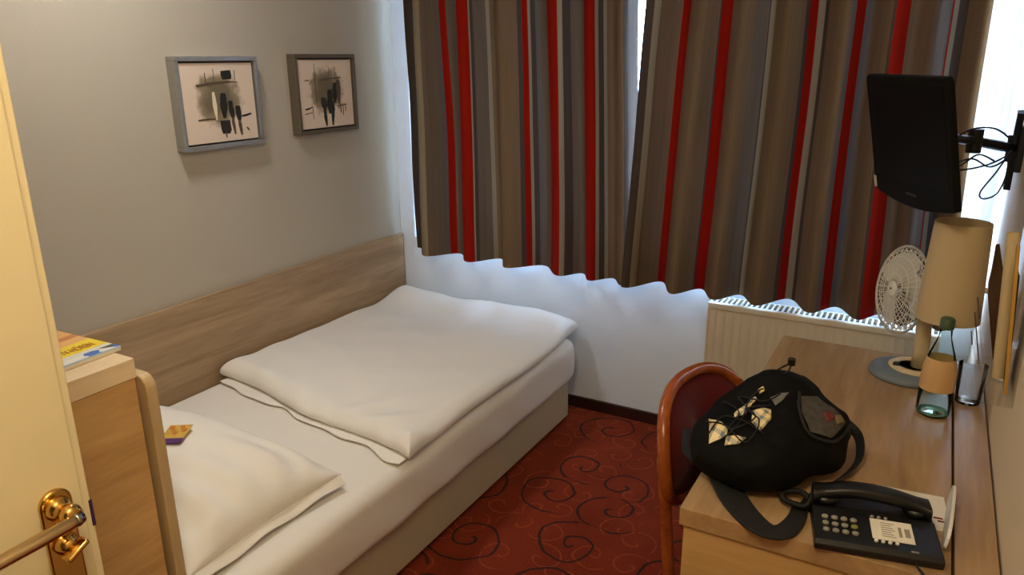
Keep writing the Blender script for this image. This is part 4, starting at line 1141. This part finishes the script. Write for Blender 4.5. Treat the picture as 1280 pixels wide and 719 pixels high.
for k in ('P1', 'P2', 'P3', 'P4', 'P5'): obj('plaid_cloth', patch(CH[k], .006), M['plaid'], bp, True)
M['greycloth'] = plain('grey_cloth', (112, 112, 114), .9, var=.4, scale=70)
gc_ = obj('grey_cloth', patch(CH['P6'], .005), M['greycloth'], bp, True); gc_['label'] = 'grey patch of cloth under the cords'
for k in ('c1', 'c2', 'c3', 'c4'): obj('bungee_cord', cordline(CH[k]), M['cord'], bp, True)
# mesh side pocket with small things showing through
M['meshp'] = plain('grey_mesh', (70, 66, 62), .85, var=.6, scale=90)
obj('mesh_pocket', patch(CH['pocket'], .0045), M['meshp'], bp, True)
obj('pocket_rim', cordline(CH['rim'], .0035, .005), M['strap'], bp, True)
obj('red_item', patch(CH['red'], .009), plain('dull_red_item', (104, 36, 34), .7, var=.3, scale=60), bp, True)
obj('pale_item', patch(CH['pale'], .009), plain('olive_item', (112, 98, 68), .7), bp, True)
# drawstring with its toggle
top = max((bag_pt(i / 40, j / 20) for i in range(40) for j in range(10, 20)), key=lambda q: q.z)
obj('drawstring', tube(spline([top + Vector((-.012, 0, -.004)), top + Vector((.004, .004, .010)), top + Vector((.016, .006, .016)), top + Vector((.016, .0, .006)), top + Vector((.008, -.004, -.004))], 8), .0022, 6), M['cord'], bp, True)
bm = BM(); add_box(bm, -.008, .008, -.006, .006, -.009, .009, bev=.003, M=Matrix.Translation(top + Vector((.018, .007, .022)))); obj('toggle', bm, M['black'], bp)
# straps
o1 = Vector((-.222, 1.545, .7415))
main = [(-.335, 1.50, .79), (-.308, 1.445, .765), (-.270, 1.380, .749), (-.228, 1.325, .747), (-.186, 1.290, .747), (-.155, 1.298, .747), (-.140, 1.345, .747), (-.139, 1.400, .747)]
bm = BM(); add_ribbon(bm, [p - o1 for p in spline(main, 8)], lambda t: .074 - .046 * t, .006, lambda t: (0, 0, 1)); o = obj('shoulder_strap', bm, M['strap'], bp); bevel_mod(o, .002)
web = [(-.139, 1.390, .7515), (-.126, 1.455, .751), (-.094, 1.515, .752), (-.068, 1.58, .754), (-.056, 1.64, .762), (-.066, 1.69, .785), (-.10, 1.70, .81)]
bm = BM(); add_ribbon(bm, [p - o1 for p in spline(web, 8)], lambda t: .022, .003, lambda t: (-.75, -.1, .65)); obj('webbing_strap', bm, M['strap'], bp)
lp2 = [(-.42, 1.57, .77), (-.40, 1.50, .752), (-.35, 1.47, .746), (-.31, 1.48, .755)]
bm = BM(); add_ribbon(bm, [p - o1 for p in spline(lp2, 8)], lambda t: .016, .003, lambda t: (0, -.3, 1)); obj('strap_loop', bm, M['strap'], bp)

# ------------------------------------------------------------------ light and camera
wd = bpy.data.worlds.new('sky'); bpy.context.scene.world = wd; wd.use_nodes = True
wt = wd.node_tree; bg = wt.nodes['Background']; bg.inputs['Strength'].default_value = 1
# made-up uneven sky: bright left for the curtain backs, dim right sparing the left wall
wc = wt.nodes.new('ShaderNodeTexCoord'); ws = wt.nodes.new('ShaderNodeSeparateXYZ'); wt.links.new(wc.outputs['Generated'], ws.inputs[0])
wm = wt.nodes.new('ShaderNodeMapRange'); wm.interpolation_type = 'SMOOTHSTEP'
wm.inputs['From Min'].default_value = .02; wm.inputs['From Max'].default_value = -.55
wt.links.new(ws.outputs[0], wm.inputs['Value'])
wr_ = wt.nodes.new('ShaderNodeMix'); wr_.data_type = 'RGBA'
wr_.inputs['A'].default_value = (1.35, 1.6, 1.75, 1); wr_.inputs['B'].default_value = (12.5, 18, 28, 1)
wt.links.new(wm.outputs[0], wr_.inputs['Factor']); wt.links.new(wr_.outputs['Result'], bg.inputs['Color'])
def area(name, loc, tgt, size, power, col):
    l = bpy.data.lights.new(name, 'AREA'); l.energy = power; l.color = col; l.shape = 'DISK'; l.size = size
    o = bpy.data.objects.new(name, l); C.objects.link(o); o.location = loc
    o.rotation_euler = (Vector(tgt) - Vector(loc)).to_track_quat('-Z', 'Y').to_euler(); return o
def point(name, loc, r, power, col):
    l = bpy.data.lights.new(name, 'POINT'); l.energy = power; l.color = col; l.shadow_soft_size = r
    o = bpy.data.objects.new(name, l); C.objects.link(o); o.location = loc; return o
k = area('ceiling_light', (-1.86, 1.42, 2.40), (-1.86, 1.42, 0), .22, 8.3, (1, .99, .97)); k.data.spread = math.radians(150)
point('entry_light', (-.30, .12, 2.25), .12, 29, (1, .85, .57))

sc = bpy.context.scene
sc.cycles.transparent_max_bounces = 24
sc.view_settings.view_transform = 'Standard'; sc.view_settings.look = 'None'
cam = bpy.data.cameras.new('camera'); co = bpy.data.objects.new('camera', cam); C.objects.link(co)
cam.sensor_fit = 'HORIZONTAL'; cam.sensor_width = 36; cam.lens = 934.66 / 1280 * 36; cam.clip_start = .02
r_, u_, w_ = Vector((.87126987, .49077224, -.00560517)), Vector((-.13924801, .25812639, .95602341)), Vector((-.47063659, .83217388, -.29323681))
co.matrix_world = Matrix(((r_.x, u_.x, -w_.x, 0), (r_.y, u_.y, -w_.y, 0), (r_.z, u_.z, -w_.z, 1.6), (0, 0, 0, 1)))
sc.camera = co
